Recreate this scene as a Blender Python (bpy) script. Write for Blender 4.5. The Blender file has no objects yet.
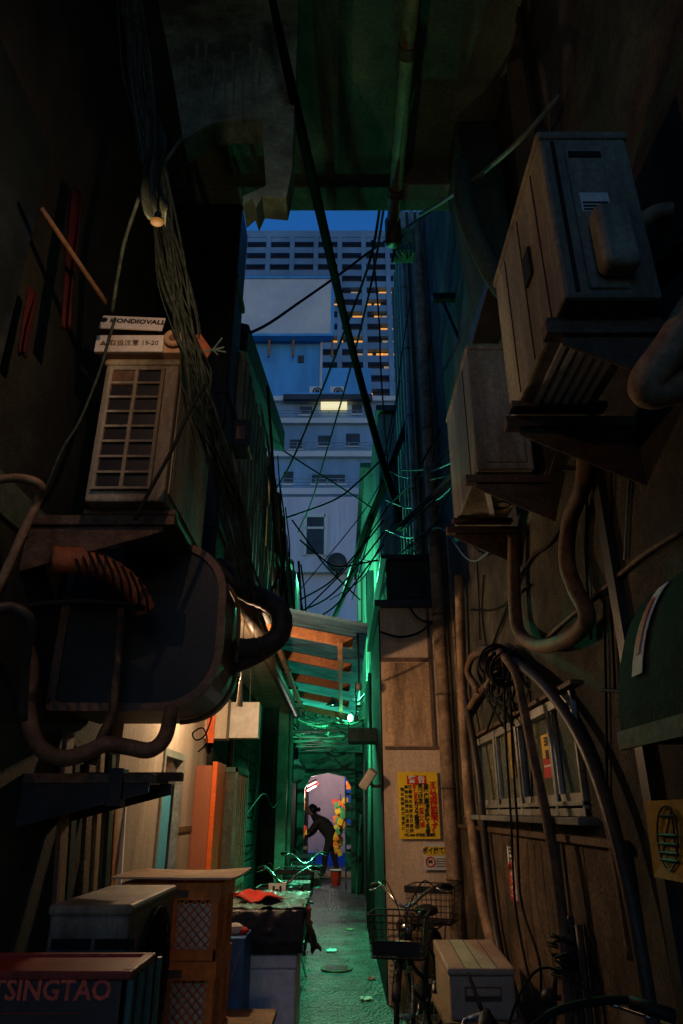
import bpy, bmesh, math, random
from mathutils import Vector, Matrix, noise
random.seed(7)
C = bpy.context.scene.collection
R = math.radians
# ------------------------------------------------------------------ camera
CAMZ = 1.55; PITCH = R(23.7); F = 683.0; CX, CY = 341.5, 512.0
cp, sp = math.cos(PITCH), math.sin(PITCH)
cam = bpy.data.objects.new('camera', bpy.data.cameras.new('camera')); C.objects.link(cam)
cam.location = (0, 0, CAMZ); cam.rotation_euler = (R(90) + PITCH, 0, 0)
cam.data.sensor_fit = 'VERTICAL'; cam.data.sensor_height = 36; cam.data.lens = 36 * F / 1024
cam.data.clip_start = 0.05; cam.data.clip_end = 2000
bpy.context.scene.camera = cam
def ray(px, py):
    a, b = (px - CX) / F, (CY - py) / F
    return Vector((a, cp - b * sp, sp + b * cp))
def at(px, py, Y):
    r = ray(px, py); return Vector((0, 0, CAMZ)) + r * (Y / r.y)
def atX(px, py, X):
    r = ray(px, py); return Vector((0, 0, CAMZ)) + r * (X / r.x)
# ------------------------------------------------------------------ materials
MATS = {}
def mat(name, col, rough=0.75, var=0.35, scale=6.0, metal=0.0, bump=0.25, dirt=None, dirt_amt=0.5, streak=False, alpha=None, spec=0.3, fine=40.0, grain=None):
    if grain is None: grain = .32 if dirt is not None else .2
    if name in MATS: return MATS[name]
    m = bpy.data.materials.new(name); m.use_nodes = True
    nt = m.node_tree; N = nt.nodes; L = nt.links
    b = N['Principled BSDF']
    geo = N.new('ShaderNodeNewGeometry'); mp = N.new('ShaderNodeMapping')
    L.new(geo.outputs['Position'], mp.inputs['Vector'])
    if streak: mp.inputs['Scale'].default_value = (1, 1, 0.16)
    n1 = N.new('ShaderNodeTexNoise'); n1.inputs['Scale'].default_value = scale; n1.inputs['Detail'].default_value = 8; n1.inputs['Roughness'].default_value = 0.65
    L.new(mp.outputs[0], n1.inputs['Vector'])
    n2 = N.new('ShaderNodeTexNoise'); n2.inputs['Scale'].default_value = fine; n2.inputs['Detail'].default_value = 8; n2.inputs['Roughness'].default_value = .7
    L.new(geo.outputs['Position'], n2.inputs['Vector'])
    cr = N.new('ShaderNodeValToRGB'); L.new(n1.outputs[0], cr.inputs[0])
    c = Vector(col)
    lo = c * (1 - var); hi = c * (1 + var * 0.6)
    e = cr.color_ramp.elements
    e[0].position = 0.36; e[0].color = (*lo, 1); e[1].position = 0.64; e[1].color = (*[min(x, .9) for x in hi], 1)
    out = cr.outputs[0]
    if dirt is not None:
        n3 = N.new('ShaderNodeTexNoise'); n3.inputs['Scale'].default_value = scale * 0.45; n3.inputs['Detail'].default_value = 10; n3.inputs['Roughness'].default_value = 0.7
        L.new(mp.outputs[0], n3.inputs['Vector'])
        r3 = N.new('ShaderNodeValToRGB'); L.new(n3.outputs[0], r3.inputs[0])
        r3.color_ramp.elements[0].position = 0.42; r3.color_ramp.elements[0].color = (0, 0, 0, 1)
        r3.color_ramp.elements[1].position = 0.62; r3.color_ramp.elements[1].color = (dirt_amt,) * 3 + (1,)
        mx = N.new('ShaderNodeMix'); mx.data_type = 'RGBA'
        L.new(r3.outputs[0], mx.inputs[0]); L.new(out, mx.inputs[6]); mx.inputs[7].default_value = (*dirt, 1)
        out = mx.outputs[2]
    if grain:
        rg = N.new('ShaderNodeValToRGB'); L.new(n2.outputs[0], rg.inputs[0])
        rg.color_ramp.elements[0].position = .34; rg.color_ramp.elements[0].color = (1-grain,)*3 + (1,)
        rg.color_ramp.elements[1].position = .64; rg.color_ramp.elements[1].color = (1+grain*.5,)*3 + (1,)
        mg = N.new('ShaderNodeMix'); mg.data_type = 'RGBA'; mg.blend_type = 'MULTIPLY'; mg.inputs[0].default_value = 1
        L.new(out, mg.inputs[6]); L.new(rg.outputs[0], mg.inputs[7]); out = mg.outputs[2]
    L.new(out, b.inputs['Base Color'])
    b.inputs['Metallic'].default_value = metal
    b.inputs['Specular IOR Level'].default_value = spec
    mr = N.new('ShaderNodeMapRange'); L.new(n1.outputs[0], mr.inputs[0])
    mr.inputs[3].default_value = max(0.05, rough - 0.18); mr.inputs[4].default_value = min(1, rough + 0.18)
    L.new(mr.outputs[0], b.inputs['Roughness'])
    if bump:
        ad = N.new('ShaderNodeMath'); ad.operation = 'ADD'
        L.new(n1.outputs[0], ad.inputs[0]); L.new(n2.outputs[0], ad.inputs[1])
        bp = N.new('ShaderNodeBump'); bp.inputs['Strength'].default_value = bump; bp.inputs['Distance'].default_value = 0.02
        L.new(ad.outputs[0], bp.inputs['Height']); L.new(bp.outputs[0], b.inputs['Normal'])
    if alpha is not None:
        b.inputs['Alpha'].default_value = alpha
    MATS[name] = m; return m
def emis(name, col, s, base=None):
    if name in MATS: return MATS[name]
    m = bpy.data.materials.new(name); m.use_nodes = True
    b = m.node_tree.nodes['Principled BSDF']; b.inputs['Base Color'].default_value = (*(base or [min(.8, c) for c in col]), 1)
    b.inputs['Emission Color'].default_value = (*col, 1); b.inputs['Emission Strength'].default_value = s
    if base: b.inputs['Specular IOR Level'].default_value = 0
    MATS[name] = m; return m
BROWN = (.06, .035, .02); GRIME = (.03, .03, .022)
M_ = dict(
 asphalt=mat('asphalt', (.06,.06,.06), .45, .5, 5, bump=.6, dirt=(.02,.02,.02), fine=90, spec=.5),
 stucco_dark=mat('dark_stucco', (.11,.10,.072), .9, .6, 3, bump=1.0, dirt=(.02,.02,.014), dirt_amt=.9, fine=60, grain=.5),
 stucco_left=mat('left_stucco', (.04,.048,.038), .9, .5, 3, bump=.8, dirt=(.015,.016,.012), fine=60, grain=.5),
 beige=mat('beige_plaster', (.46,.40,.31), .85, .25, 3, bump=.25, grain=.15, dirt=(.12,.09,.06), streak=True),
 jut=mat('stained_panel', (.74,.53,.36), .85, .2, 2.0, bump=.3, dirt=(.12,.075,.04), dirt_amt=.6, grain=.2, streak=True),
 board=mat('wall_boards', (.19,.125,.075), .85, .55, 2.6, bump=1.0, dirt=(.03,.023,.015), dirt_amt=.9, fine=55, grain=.55),
 concrete=mat('concrete', (.20,.20,.18), .9, .35, 2.2, bump=.5, dirt=(.05,.05,.045)),
 dkconcrete=mat('dark_concrete', (.15,.22,.16), .9, .4, 2.2, bump=.5, dirt=(.03,.03,.03)),  # green cast of the alley light is put into this concrete colour
 ac=mat('ac_paint', (.36,.33,.23), .6, .35, 5, bump=.15, dirt=(.07,.05,.03), dirt_amt=.85, streak=True),
 acdk=mat('ac_dark', (.02,.02,.02), .8, .3, 8, bump=.1, spec=.1),
 steel=mat('rusty_steel', (.13,.09,.06), .7, .5, 10, metal=.3, bump=.3, dirt=(.12,.05,.02)),
 black=mat('black_metal', (.02,.02,.02), .45, .4, 8, bump=.1),
 tank=mat('black_tank', (.022,.026,.024), .5, .4, 3, bump=.15),
 rim=mat('brown_rim', (.20,.11,.06), .55, .4, 8, bump=.15, dirt=GRIME),
 rubber=mat('black_rubber', (.012,.012,.012), .6, .3, 12, bump=.1),
 bundledk=mat('bundle_dark', (.045,.065,.052), .7, .5, 20, bump=.1, spec=.15),
 insul=mat('black_insulation', (.025,.024,.022), .5, .4, 14, bump=.25),
 pipe=mat('pipe_tan', (.33,.21,.12), .7, .35, 9, bump=.15, dirt=(.07,.04,.02), dirt_amt=.7),
 pipe2=mat('pipe_brown', (.20,.115,.06), .7, .35, 9, bump=.2, dirt=(.04,.025,.015), dirt_amt=.85),
 pipedk=mat('pipe_dark', (.06,.05,.04), .45, .35, 9, bump=.15, dirt=BROWN),
 pipegr=mat('pipe_grey', (.25,.26,.24), .5, .3, 9, bump=.1, dirt=GRIME),
 orange_wrap=mat('orange_wrap', (.34,.10,.035), .6, .35, 9, bump=.3, dirt=BROWN),
 wire=mat('wire_black', (.010,.011,.010), .7, .2, 20, bump=0, spec=.12),
 cabledk=mat('cable_dead_black', (.003,.0035,.003), .9, .2, 20, bump=0, spec=.03),
 wiregr=mat('wire_green_grey', (.12,.17,.14), .5, .3, 20, bump=.1),
 wood=mat('old_wood', (.22,.13,.07), .8, .4, 5, bump=.4, dirt=(.05,.03,.02), streak=True),
 wood2=mat('pale_wood', (.34,.25,.14), .8, .4, 5, bump=.4, dirt=(.08,.05,.03), streak=True),
 rafter=mat('orange_timber', (.50,.20,.08), .65, .3, 6, bump=.2, dirt=(.15,.05,.02)),
 card=mat('cardboard', (.55,.37,.22), .85, .25, 4, bump=.15, grain=.15, dirt=(.14,.09,.05)),
 crate=mat('orange_crate', (.9,.22,.025), .5, .25, 6, bump=.1, dirt=(.25,.07,.02), dirt_amt=.6),
 cratedk=mat('brown_crate', (.05,.04,.035), .5, .3, 6, bump=.1),
 redrim=mat('red_plastic', (.32,.03,.02), .5, .3, 6, bump=.1, dirt=BROWN),
 teal=mat('teal_plastic', (.035,.13,.115), .45, .3, 6, bump=.1, dirt=GRIME),
 foam=mat('white_foam', (.85,.88,.9), .7, .1, 5, bump=.15, dirt=(.4,.4,.38), grain=.1),
 blue=mat('blue_card', (.03,.15,.40), .6, .25, 6, bump=.1),
 gold=mat('gold_line', (.35,.22,.08), .5, .2, 6, bump=0),
 bag=mat('black_bag', (.014,.014,.014), .25, .4, 7, bump=.6, spec=.6),
 clothred=mat('red_cloth', (.6,.03,.015), .7, .3, 8, bump=.3),
 clothdkred=mat('dark_red_cloth', (.05,.003,.002), .8, .4, 5, bump=.3),
 doorblue=mat('door_blue', (.10,.50,.70), .5, .3, 3, bump=.1, streak=True),
 orangepanel=mat('orange_panel', (.34,.115,.055), .5, .2, 3, bump=.1, grain=.12, dirt=(.3,.13,.07), streak=True),
 orangedge=mat('orange_edge', (.75,.13,.02), .5, .15, 6, bump=.05),
 alu=mat('aluminium', (.42,.42,.38), .4, .2, 8, metal=.5, bump=.08, dirt=(.15,.12,.09)),
 glass=mat('dusty_glass', (.10,.115,.085), .25, .3, 4, bump=.05, dirt=(.16,.15,.10)),
 darkglass=mat('dark_glass', (.02,.03,.035), .15, .3, 4, bump=.02),
 paleg=mat('pale_green_cladding', (.26,.32,.28), .7, .3, 3, bump=.2, dirt=(.08,.12,.09), streak=True),
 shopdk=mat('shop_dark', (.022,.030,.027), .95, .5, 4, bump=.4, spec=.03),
 dkgreen=mat('dark_green_boards', (.05,.09,.075), .85, .4, 4, bump=.3, dirt=GRIME, streak=True, spec=.08),
 greenpaint=mat('green_post', (.10,.20,.145), .55, .3, 6, bump=.15, dirt=GRIME),
 white=mat('painted_white', (.7,.69,.64), .6, .12, 5, bump=.1, grain=.1, dirt=(.3,.26,.2)),
 paper=mat('white_paper', (.72,.70,.64), .8, .1, 7, bump=.1, grain=.15, dirt=(.45,.4,.3)),
 yellow=mat('yellow_paper', (.95,.58,.015), .6, .08, 7, bump=.1, grain=.12, dirt=(.75,.42,.02)),
 dullyellow=mat('dull_yellow', (.42,.27,.04), .8, .2, 7, bump=.03, dirt=(.25,.15,.04)),
 inkred=mat('ink_red', (.62,.025,.012), .6, .1, 9, bump=0),
 ink=mat('ink_black', (.012,.016,.01), .6, .1, 9, bump=0),
 inkwhite=mat('ink_white', (.75,.72,.6), .6, .1, 9, bump=0),
 chrome=mat('chrome', (.55,.55,.52), .25, .2, 14, metal=.9, bump=.05, dirt=(.15,.09,.05)),
 bikegrey=mat('bike_paint', (.04,.045,.05), .35, .2, 10, metal=.2, bump=.03),
 saddle=mat('saddle_black', (.02,.018,.016), .5, .2, 10, bump=.2),
 boxbeige=mat('beige_box', (.46,.36,.25), .5, .12, 5, bump=.06, grain=.12, dirt=(.2,.14,.09)),
 roofdk=mat('roof_dark', (.05,.055,.055), .7, .4, 6, bump=.4),
 hood=mat('hood_green', (.014,.024,.02), .8, .35, 5, bump=.3, dirt=GRIME, spec=.05),
 bgblue=mat('bg_blue_wall', (.14,.48,.78), .8, .25, .5, bump=.05, grain=.12, dirt=(.07,.26,.46), streak=True),
 bgterr=mat('terrace_wall', (.30,.43,.52), .8, .25, .6, bump=.05, grain=.15, dirt=(.14,.21,.27), streak=True),
 bglav=mat('bg_lavender', (.78,.66,.68), .8, .15, .6, bump=.05, grain=.1, dirt=(.4,.36,.4), streak=True),
 bgwhite=mat('bg_white', (.85,.76,.62), .8, .1, .3, bump=.02, grain=.1, dirt=(.45,.47,.5)),
 bgtower=mat('tower_panel', (.19,.33,.44), .7, .25, .12, bump=0, grain=.1),
 towerdk=mat('tower_recess', (.04,.05,.06), .5, .2, .2, bump=0),
 bgdark=mat('bg_dark', (.06,.07,.08), .8, .3, .6, bump=0),
 shutter=mat('pink_shutter', (.80,.50,.47), .5, .12, 3, bump=.02),
 cobalt=mat('cobalt_paint', (.02,.10,.55), .5, .2, 4, bump=.05),
 skin=mat('skin', (.42,.22,.14), .6, .1, 9, bump=0),
 hair=mat('hair_black', (.008,.007,.006), .5, .2, 20, bump=.1),
 shirt=mat('shirt_dark', (.06,.05,.04), .8, .3, 9, bump=.2),
 trousers=mat('trousers_dark', (.014,.016,.02), .8, .3, 9, bump=.2),
 gyellow=mat('goods_yellow', (.8,.42,.02), .5, .2, 9, bump=.05),
 gred=mat('goods_red', (.75,.05,.02), .5, .2, 9, bump=.05),
 ggreen=mat('goods_green', (.08,.30,.09), .5, .2, 9, bump=.05),
 gorange=mat('goods_orange', (.8,.16,.02), .5, .2, 9, bump=.05),
)
# translucent corrugated plastic
def translucent(name, col):
    m = bpy.data.materials.new(name); m.use_nodes = True; nt = m.node_tree; N = nt.nodes; L = nt.links
    b = N['Principled BSDF']; b.inputs['Base Color'].default_value = (*col, 1); b.inputs['Roughness'].default_value = .4
    t = N.new('ShaderNodeBsdfTranslucent'); t.inputs[0].default_value = (*col, 1)
    mx = N.new('ShaderNodeMixShader'); mx.inputs[0].default_value = .75
    n = N.new('ShaderNodeTexNoise'); n.inputs['Scale'].default_value = 3; n.inputs['Detail'].default_value = 6
    g = N.new('ShaderNodeNewGeometry'); L.new(g.outputs['Position'], n.inputs['Vector'])
    cr = N.new('ShaderNodeValToRGB'); L.new(n.outputs[0], cr.inputs[0])
    cr.color_ramp.elements[0].position = .35; cr.color_ramp.elements[0].color = (*[c * .45 for c in col], 1)
    cr.color_ramp.elements[1].position = .65; cr.color_ramp.elements[1].color = (*col, 1)
    L.new(cr.outputs[0], b.inputs['Base Color']); L.new(cr.outputs[0], t.inputs[0])
    L.new(b.outputs[0], mx.inputs[1]); L.new(t.outputs[0], mx.inputs[2]); L.new(mx.outputs[0], N['Material Output'].inputs[0])
    return m
M_['poly'] = translucent('corrugated_plastic', (.17, .30, .38))
M_['film'] = mat('clear_film', (.45, .5, .48), .18, .3, 9, bump=.7, alpha=.22, spec=.8)
# ------------------------------------------------------------------ mesh builder
def wloc(o):
    v = Vector((0, 0, 0))
    while o is not None: v += o.location; o = o.parent
    return v
def crom(pts, n):
    pts = [Vector(p) for p in pts]
    if len(pts) < 3: return [pts[0].lerp(pts[1], i / n) for i in range(n + 1)]
    P = [2 * pts[0] - pts[1]] + pts + [2 * pts[-1] - pts[-2]]; out = []
    for i in range(1, len(P) - 2):
        a, b, c, d = P[i-1:i+3]
        for k in range(n):
            t = k / n
            out.append(.5 * ((2*b) + (c-a)*t + (2*a-5*b+4*c-d)*t*t + (3*b-a-3*c+d)*t**3))
    out.append(pts[-1]); return out
class MB:
    def __init__(s): s.v = []; s.f = []; s.pc = []
    def add(s, vs, fs):
        o = len(s.v); s.pc.append((o, o + len(vs), len(s.f), len(s.f) + len(fs))); s.v += [Vector(x) for x in vs]; s.f += [[o + i for i in f] for f in fs]; return s
    def box(s, x0, x1, y0, y1, z0, z1):
        return s.add([(x0,y0,z0),(x1,y0,z0),(x1,y1,z0),(x0,y1,z0),(x0,y0,z1),(x1,y0,z1),(x1,y1,z1),(x0,y1,z1)],
                     [(0,3,2,1),(4,5,6,7),(0,1,5,4),(1,2,6,5),(2,3,7,6),(3,0,4,7)])
    def obox(s, M, sx, sy, sz):
        o = len(s.v); s.box(-sx/2, sx/2, -sy/2, sy/2, -sz/2, sz/2)
        for i in range(o, len(s.v)): s.v[i] = M @ s.v[i]
        return s
    def bar(s, p, q, w, h, up=(0,0,1)):
        p, q = Vector(p), Vector(q); d = (q - p); L = d.length; d.normalize(); u = Vector(up)
        x = d.cross(u); x = x.normalized() if x.length > 1e-4 else Vector((1,0,0)); z = x.cross(d)
        M = Matrix((x, d, z)).transposed().to_4x4(); M.translation = (p + q) / 2
        return s.obox(M, w, L, h)
    def tube(s, pts, r, seg=8, n=6, smooth=True, cap=True, wob=0):
        pts = crom(pts, n) if smooth else [Vector(p) for p in pts]
        N_ = len(pts); rs = r if isinstance(r, (list, tuple)) else None
        t0 = (pts[1] - pts[0]).normalized(); a = Vector((0,0,1)) if abs(t0.z) < .9 else Vector((1,0,0))
        u = t0.cross(a).normalized(); vs = []
        for i, p in enumerate(pts):
            t = (pts[min(i+1, N_-1)] - pts[max(i-1, 0)])
            t = t.normalized() if t.length > 1e-9 else t0
            u = (u - t * u.dot(t)); u = u.normalized() if u.length > 1e-6 else t.orthogonal().normalized()
            w = t.cross(u)
            rr = r if rs is None else rs[0] + (rs[1] - rs[0]) * i / (N_ - 1)
            if wob: rr *= 1 + wob * math.sin(i * 2.1) 
            for k in range(seg):
                an = 2 * math.pi * k / seg; vs.append(p + (u * math.cos(an) + w * math.sin(an)) * rr)
        fs = [(i*seg+k, i*seg+(k+1) % seg, (i+1)*seg+(k+1) % seg, (i+1)*seg+k) for i in range(N_-1) for k in range(seg)]
        if cap: fs += [tuple(range(seg))[::-1], tuple((N_-1)*seg+k for k in range(seg))]
        return s.add(vs, fs)
    def cyl(s, p, q, r, seg=12): return s.tube([p, q], r, seg, 1, False)
    def ring(s, c, axis, R_, r, seg=24, ts=6, ry=None):
        c = Vector(c); a = Vector(axis).normalized(); u = a.orthogonal().normalized()
        if abs(a.x) > .9: u = Vector((0,1,0))
        w = a.cross(u); vs = []
        for i in range(seg):
            t = 2*math.pi*i/seg; d = u*math.cos(t) + w*math.sin(t)*((ry or R_)/R_)
            for k in range(ts):
                q = 2*math.pi*k/ts; vs.append(c + d*R_ + d.normalized()*r*math.cos(q) + a*r*math.sin(q))
        return s.add(vs, [(i*ts+k, i*ts+(k+1) % ts, ((i+1) % seg)*ts+(k+1) % ts, ((i+1) % seg)*ts+k) for i in range(seg) for k in range(ts)])
    def disc(s, c, axis, R_, seg=24, th=.01):
        c = Vector(c); a = Vector(axis).normalized(); return s.cyl(c - a*th/2, c + a*th/2, R_, seg)
    def prism(s, poly, off):                        # poly: list of 3-D points, off: extrusion vector
        n = len(poly); poly = [Vector(p) for p in poly]; off = Vector(off)
        return s.add(poly + [p + off for p in poly], [tuple(range(n))[::-1], tuple(range(n, 2*n))] + [(i, (i+1) % n, n+(i+1) % n, n+i) for i in range(n)])
    def ball(s, c, r, seg=12, rings=8, sc=(1,1,1)):
        c = Vector(c); vs = [c + Vector((0,0,r*sc[2]))]
        for i in range(1, rings):
            t = math.pi*i/rings
            for k in range(seg):
                q = 2*math.pi*k/seg; vs.append(c + Vector((math.sin(t)*math.cos(q)*sc[0], math.sin(t)*math.sin(q)*sc[1], math.cos(t)*sc[2]))*r)
        vs.append(c - Vector((0,0,r*sc[2]))); n = len(vs)
        fs = [(0, 1+k, 1+(k+1) % seg) for k in range(seg)]
        for i in range(rings-2):
            fs += [(1+i*seg+k, 1+(i+1)*seg+k, 1+(i+1)*seg+(k+1) % seg, 1+i*seg+(k+1) % seg) for k in range(seg)]
        fs += [(n-1, 1+(rings-2)*seg+(k+1) % seg, 1+(rings-2)*seg+k) for k in range(seg)]
        return s.add(vs, fs)
    def sheet(s, fn, nu, nv, th=0):
        vs = [fn(i/nu, j/nv) for j in range(nv+1) for i in range(nu+1)]
        fs = [(j*(nu+1)+i, j*(nu+1)+i+1, (j+1)*(nu+1)+i+1, (j+1)*(nu+1)+i) for j in range(nv) for i in range(nu)]
        return s.add(vs, fs)
    def build(s, name, m, parent=None, smooth=False, bevel=0, solid=0, local=False, mx=None):
        me = bpy.data.meshes.new(name)
        vs = s.v if mx is None else [mx @ v for v in s.v]
        if parent is not None:
            off = Vector((0,0,0)) if local else wloc(parent); loc = Vector((0,0,0))
        else:
            xs = [v.x for v in vs]; ys = [v.y for v in vs]; zs = [v.z for v in vs]
            loc = Vector(((min(xs)+max(xs))/2, (min(ys)+max(ys))/2, min(zs))) if not local else Vector((0,0,0)); off = loc
        me.from_pydata([v - off for v in vs], [], s.f); me.update()
        bm = bmesh.new(); bm.from_mesh(me); bmesh.ops.recalc_face_normals(bm, faces=bm.faces); bm.to_mesh(me); bm.free()
        if smooth:
            for p in me.polygons: p.use_smooth = True
        me.materials.append(M_[m] if isinstance(m, str) else m)
        o = bpy.data.objects.new(name, me); C.objects.link(o); o.parent = parent; o.location = loc
        if solid:
            q = o.modifiers.new('thick', 'SOLIDIFY'); q.thickness = solid
        if bevel:
            q = o.modifiers.new('bevel', 'BEVEL'); q.width = bevel; q.segments = 2 if bevel < .02 else 5; q.limit_method = 'ANGLE'; q.angle_limit = R(40)
        return o
def each(mb, name, m, parent, **k):               # every piece of the builder as a part of its own
    for a, b, c, d in mb.pc:
        p = MB(); p.v = mb.v[a:b]; p.f = [[i - a for i in f] for f in mb.f[c:d]]; p.build(name, m, parent, **k)
def tag(o, label=None, cat=None, group=None, kind=None):
    if label: o['label'] = label
    if cat: o['category'] = cat
    if group: o['group'] = group
    if kind: o['kind'] = kind
    return o
def thing(name, label, cat, loc, group=None, rz=0):
    o = bpy.data.objects.new(name, None); C.objects.link(o); o.location = loc; o.rotation_euler = (0, 0, rz); o.empty_display_size = .2
    return tag(o, label, cat, group)
def copy_tree(o, parent=None):
    c = o.copy(); C.objects.link(c); c.parent = parent
    for ch in list(o.children): copy_tree(ch, c)
    return c
def text(body, size, m, parent, M, name='lettering', align='CENTER', bold=0, sx=1.0, line=1.0, th=.0006):
    cu = bpy.data.curves.new('t', 'FONT'); cu.body = body; cu.size = size; cu.align_x = align; cu.align_y = 'CENTER'
    cu.extrude = th; cu.offset = bold; cu.space_line = line; cu.resolution_u = 2
    ob = bpy.data.objects.new('t', cu); C.objects.link(ob)
    dg = bpy.context.evaluated_depsgraph_get(); me = bpy.data.meshes.new_from_object(ob.evaluated_get(dg))
    bpy.data.objects.remove(ob); me.name = name
    off = wloc(parent)
    S = Matrix.Diagonal((sx, 1, 1, 1))
    me.transform(Matrix.Translation(-off) @ M @ S); me.materials.clear(); me.materials.append(M_[m] if isinstance(m, str) else m)
    o = bpy.data.objects.new(name, me); C.objects.link(o); o.parent = parent; return o
def facing_cam(p): return Matrix.Translation(p) @ Matrix.Rotation(R(90), 4, 'X')                                # reads from -Y
def facing_left(p): return Matrix.Translation(p) @ Matrix.Rotation(R(-90), 4, 'Z') @ Matrix.Rotation(R(90), 4, 'X')  # on the right wall, reads from -X
def lamp(name, loc, col, w, size=.05, parent=None):
    l = bpy.data.lights.new(name, 'POINT'); l.color = col; l.energy = w; l.shadow_soft_size = size
    o = bpy.data.objects.new(name, l); C.objects.link(o)
    if parent is not None: o.parent = parent; o.location = Vector(loc) - wloc(parent)
    else: o.location = loc
    return o
def cable(pts, r, label, m='wire', name='cable', cat='cable', group=None, seg=6, n=8):
    return tag(MB().tube(pts, r, seg, n).build(name, m, smooth=True), label, cat, group)
def PX(*l): return [at(*p) for p in l]
def PR(X_, *l): return [atX(p[0], p[1], X_ + (p[2] if len(p) > 2 else 0)) for p in l]
# ------------------------------------------------------------------ ground, world, sun
g = MB(); g.sheet(lambda u, v: Vector(((u-.5)*600, -200 + v*800, 0)), 6, 8); tag(g.build('ground', 'asphalt'), kind='structure')
def al(u, v):
    x, y = -1.3 + u*2.4, -1 + v*27
    z = .004 + .012*noise.noise(Vector((x*1.7, y*1.7, 0))) + .006*noise.noise(Vector((x*7, y*7, 3))) + .012
    return Vector((x, y, z))
M_['alley'] = mat('alley_asphalt', (.12,.135,.12), .45, .6, 5, bump=1.0, dirt=(.025,.03,.026), dirt_amt=.9, fine=60, spec=.5, grain=.7)
def pebble(m):
    nt = m.node_tree; N = nt.nodes; L = nt.links; b = N['Principled BSDF']
    g_ = N.new('ShaderNodeNewGeometry'); v = N.new('ShaderNodeTexVoronoi'); v.inputs['Scale'].default_value = 34; L.new(g_.outputs['Position'], v.inputs['Vector'])
    n_ = N.new('ShaderNodeTexNoise'); n_.inputs['Scale'].default_value = 9; n_.inputs['Detail'].default_value = 9; L.new(g_.outputs['Position'], n_.inputs['Vector'])
    a_ = N.new('ShaderNodeMath'); a_.operation = 'MULTIPLY_ADD'; L.new(v.outputs['Distance'], a_.inputs[0]); a_.inputs[1].default_value = -.8; L.new(n_.outputs[0], a_.inputs[2])
    bp = N.new('ShaderNodeBump'); bp.inputs['Strength'].default_value = 1; bp.inputs['Distance'].default_value = .05; L.new(a_.outputs[0], bp.inputs['Height']); L.new(bp.outputs[0], b.inputs['Normal'])
pebble(M_['alley'])
tag(MB().sheet(al, 60, 500).build('alley_pavement', 'alley', smooth=True), kind='structure')
W = bpy.data.worlds.new('World'); bpy.context.scene.world = W; W.use_nodes = True
nt = W.node_tree; sky = nt.nodes.new('ShaderNodeTexSky'); sky.sky_type = 'NISHITA'; sky.sun_disc = False
SUN_EL, SUN_ROT = R(3.0), R(170)
sky.sun_elevation = SUN_EL; sky.sun_rotation = SUN_ROT; sky.air_density = 1.0; sky.dust_density = 0.1; sky.ozone_density = 5.5
nt.links.new(sky.outputs[0], nt.nodes['Background'].inputs[0]); nt.nodes['Background'].inputs[1].default_value = 0.13
sl = bpy.data.lights.new('sun', 'SUN'); sl.energy = .02; sl.angle = R(10); sl.color = (1, .75, .55)
so = bpy.data.objects.new('sun', sl); C.objects.link(so); so.rotation_euler = (R(89), 0, math.pi - SUN_ROT); so.location = (0, -5, 20)
vs = bpy.context.scene.view_settings; vs.view_transform = 'Standard'; vs.look = 'None'; vs.gamma = 1; vs.exposure = 1.4
sc = bpy.context.scene; sc.render.engine = 'CYCLES'; sc.cycles.use_denoising = True; sc.cycles.max_bounces = 6; sc.cycles.sample_clamp_indirect = 3
try: sc.cycles.denoiser = 'OPENIMAGEDENOISE'
except Exception: pass

# ================================================================== LEFT NEAR BUILDING
b = thing('near_building', 'dark grimy building on the left edge carrying the rusty condenser and black tank', 'building', (-1.35, 1.5, 0))
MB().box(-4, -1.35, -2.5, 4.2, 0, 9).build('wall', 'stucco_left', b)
MB().box(-1.35, -1.335, -1.5, 4.2, 2.62, 2.78).build('ledge', 'dkconcrete', b, bevel=.004)
MB().box(-1.352, -1.325, .9, 2.2, 2.85, 4.3).build('window', 'darkglass', b)
b2 = thing('overhead_deck', 'dark concrete deck bridging the alley overhead between both buildings', 'concrete deck', (0, 2, 6.05))
dk = MB().box(-1.35, 1.1, -.3, 4.1, 6.05, 6.5); dk.build('slab', 'dkconcrete', b2, bevel=.01)
MB().box(-1.35, 1.1, 3.86, 4.1, 6.02, 6.048).build('edge_beam', 'dkconcrete', b2, bevel=.01)
MB().box(.45, .98, 3.7, 3.86, 5.86, 6.05).build('bracket', 'concrete', b2, bevel=.008)
# arched peeling beam on the left under the deck
poly = [(150,-40),(172,70),(183,140),(190,136),(204,127),(222,121),(243,119),(262,122),(266,186),(243,196),(243,206),(252,198),(256,209),(262,196),(286,198),(292,170),(300,-40)]
pp = [at(x, y, 2.46) for x, y in poly]
lb = thing('arched_beam', 'peeling pale green arched concrete beam under the deck at upper left', 'beam', pp[2])
MB().prism(pp, (0, .14, 0)).build('beam', mat('peeling_paint', (.17,.26,.19), .85, .4, 4, bump=.5, dirt=(.03,.035,.03), dirt_amt=.9), lb)
pe = MB()
for i in range(9):
    x = 186 + i*9; y0 = random.uniform(40, 90); pe.prism([at(x, y0, 2.455), at(x+4, y0, 2.455), at(x+2+random.uniform(-2,2), y0+random.uniform(35, 60), 2.44)], (0, .012, 0))
each(pe, 'paint_flake', 'dkconcrete', lb)
# black square duct running up the left of the gap
d = thing('square_duct', 'tall black square duct rising beside the left edge of the sky gap', 'duct', (-1.0, 4.2, 2.4))
MB().box(-1.34, -.79, 4.0, 4.35, 2.4, 6.0).build('shaft', 'black', d, bevel=.02)
fl = MB()
for z in (3.2, 4.2, 5.2): fl.box(-1.345, -.775, 3.985, 4.365, z, z+.05)
each(fl, 'flange', 'black', d)
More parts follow.
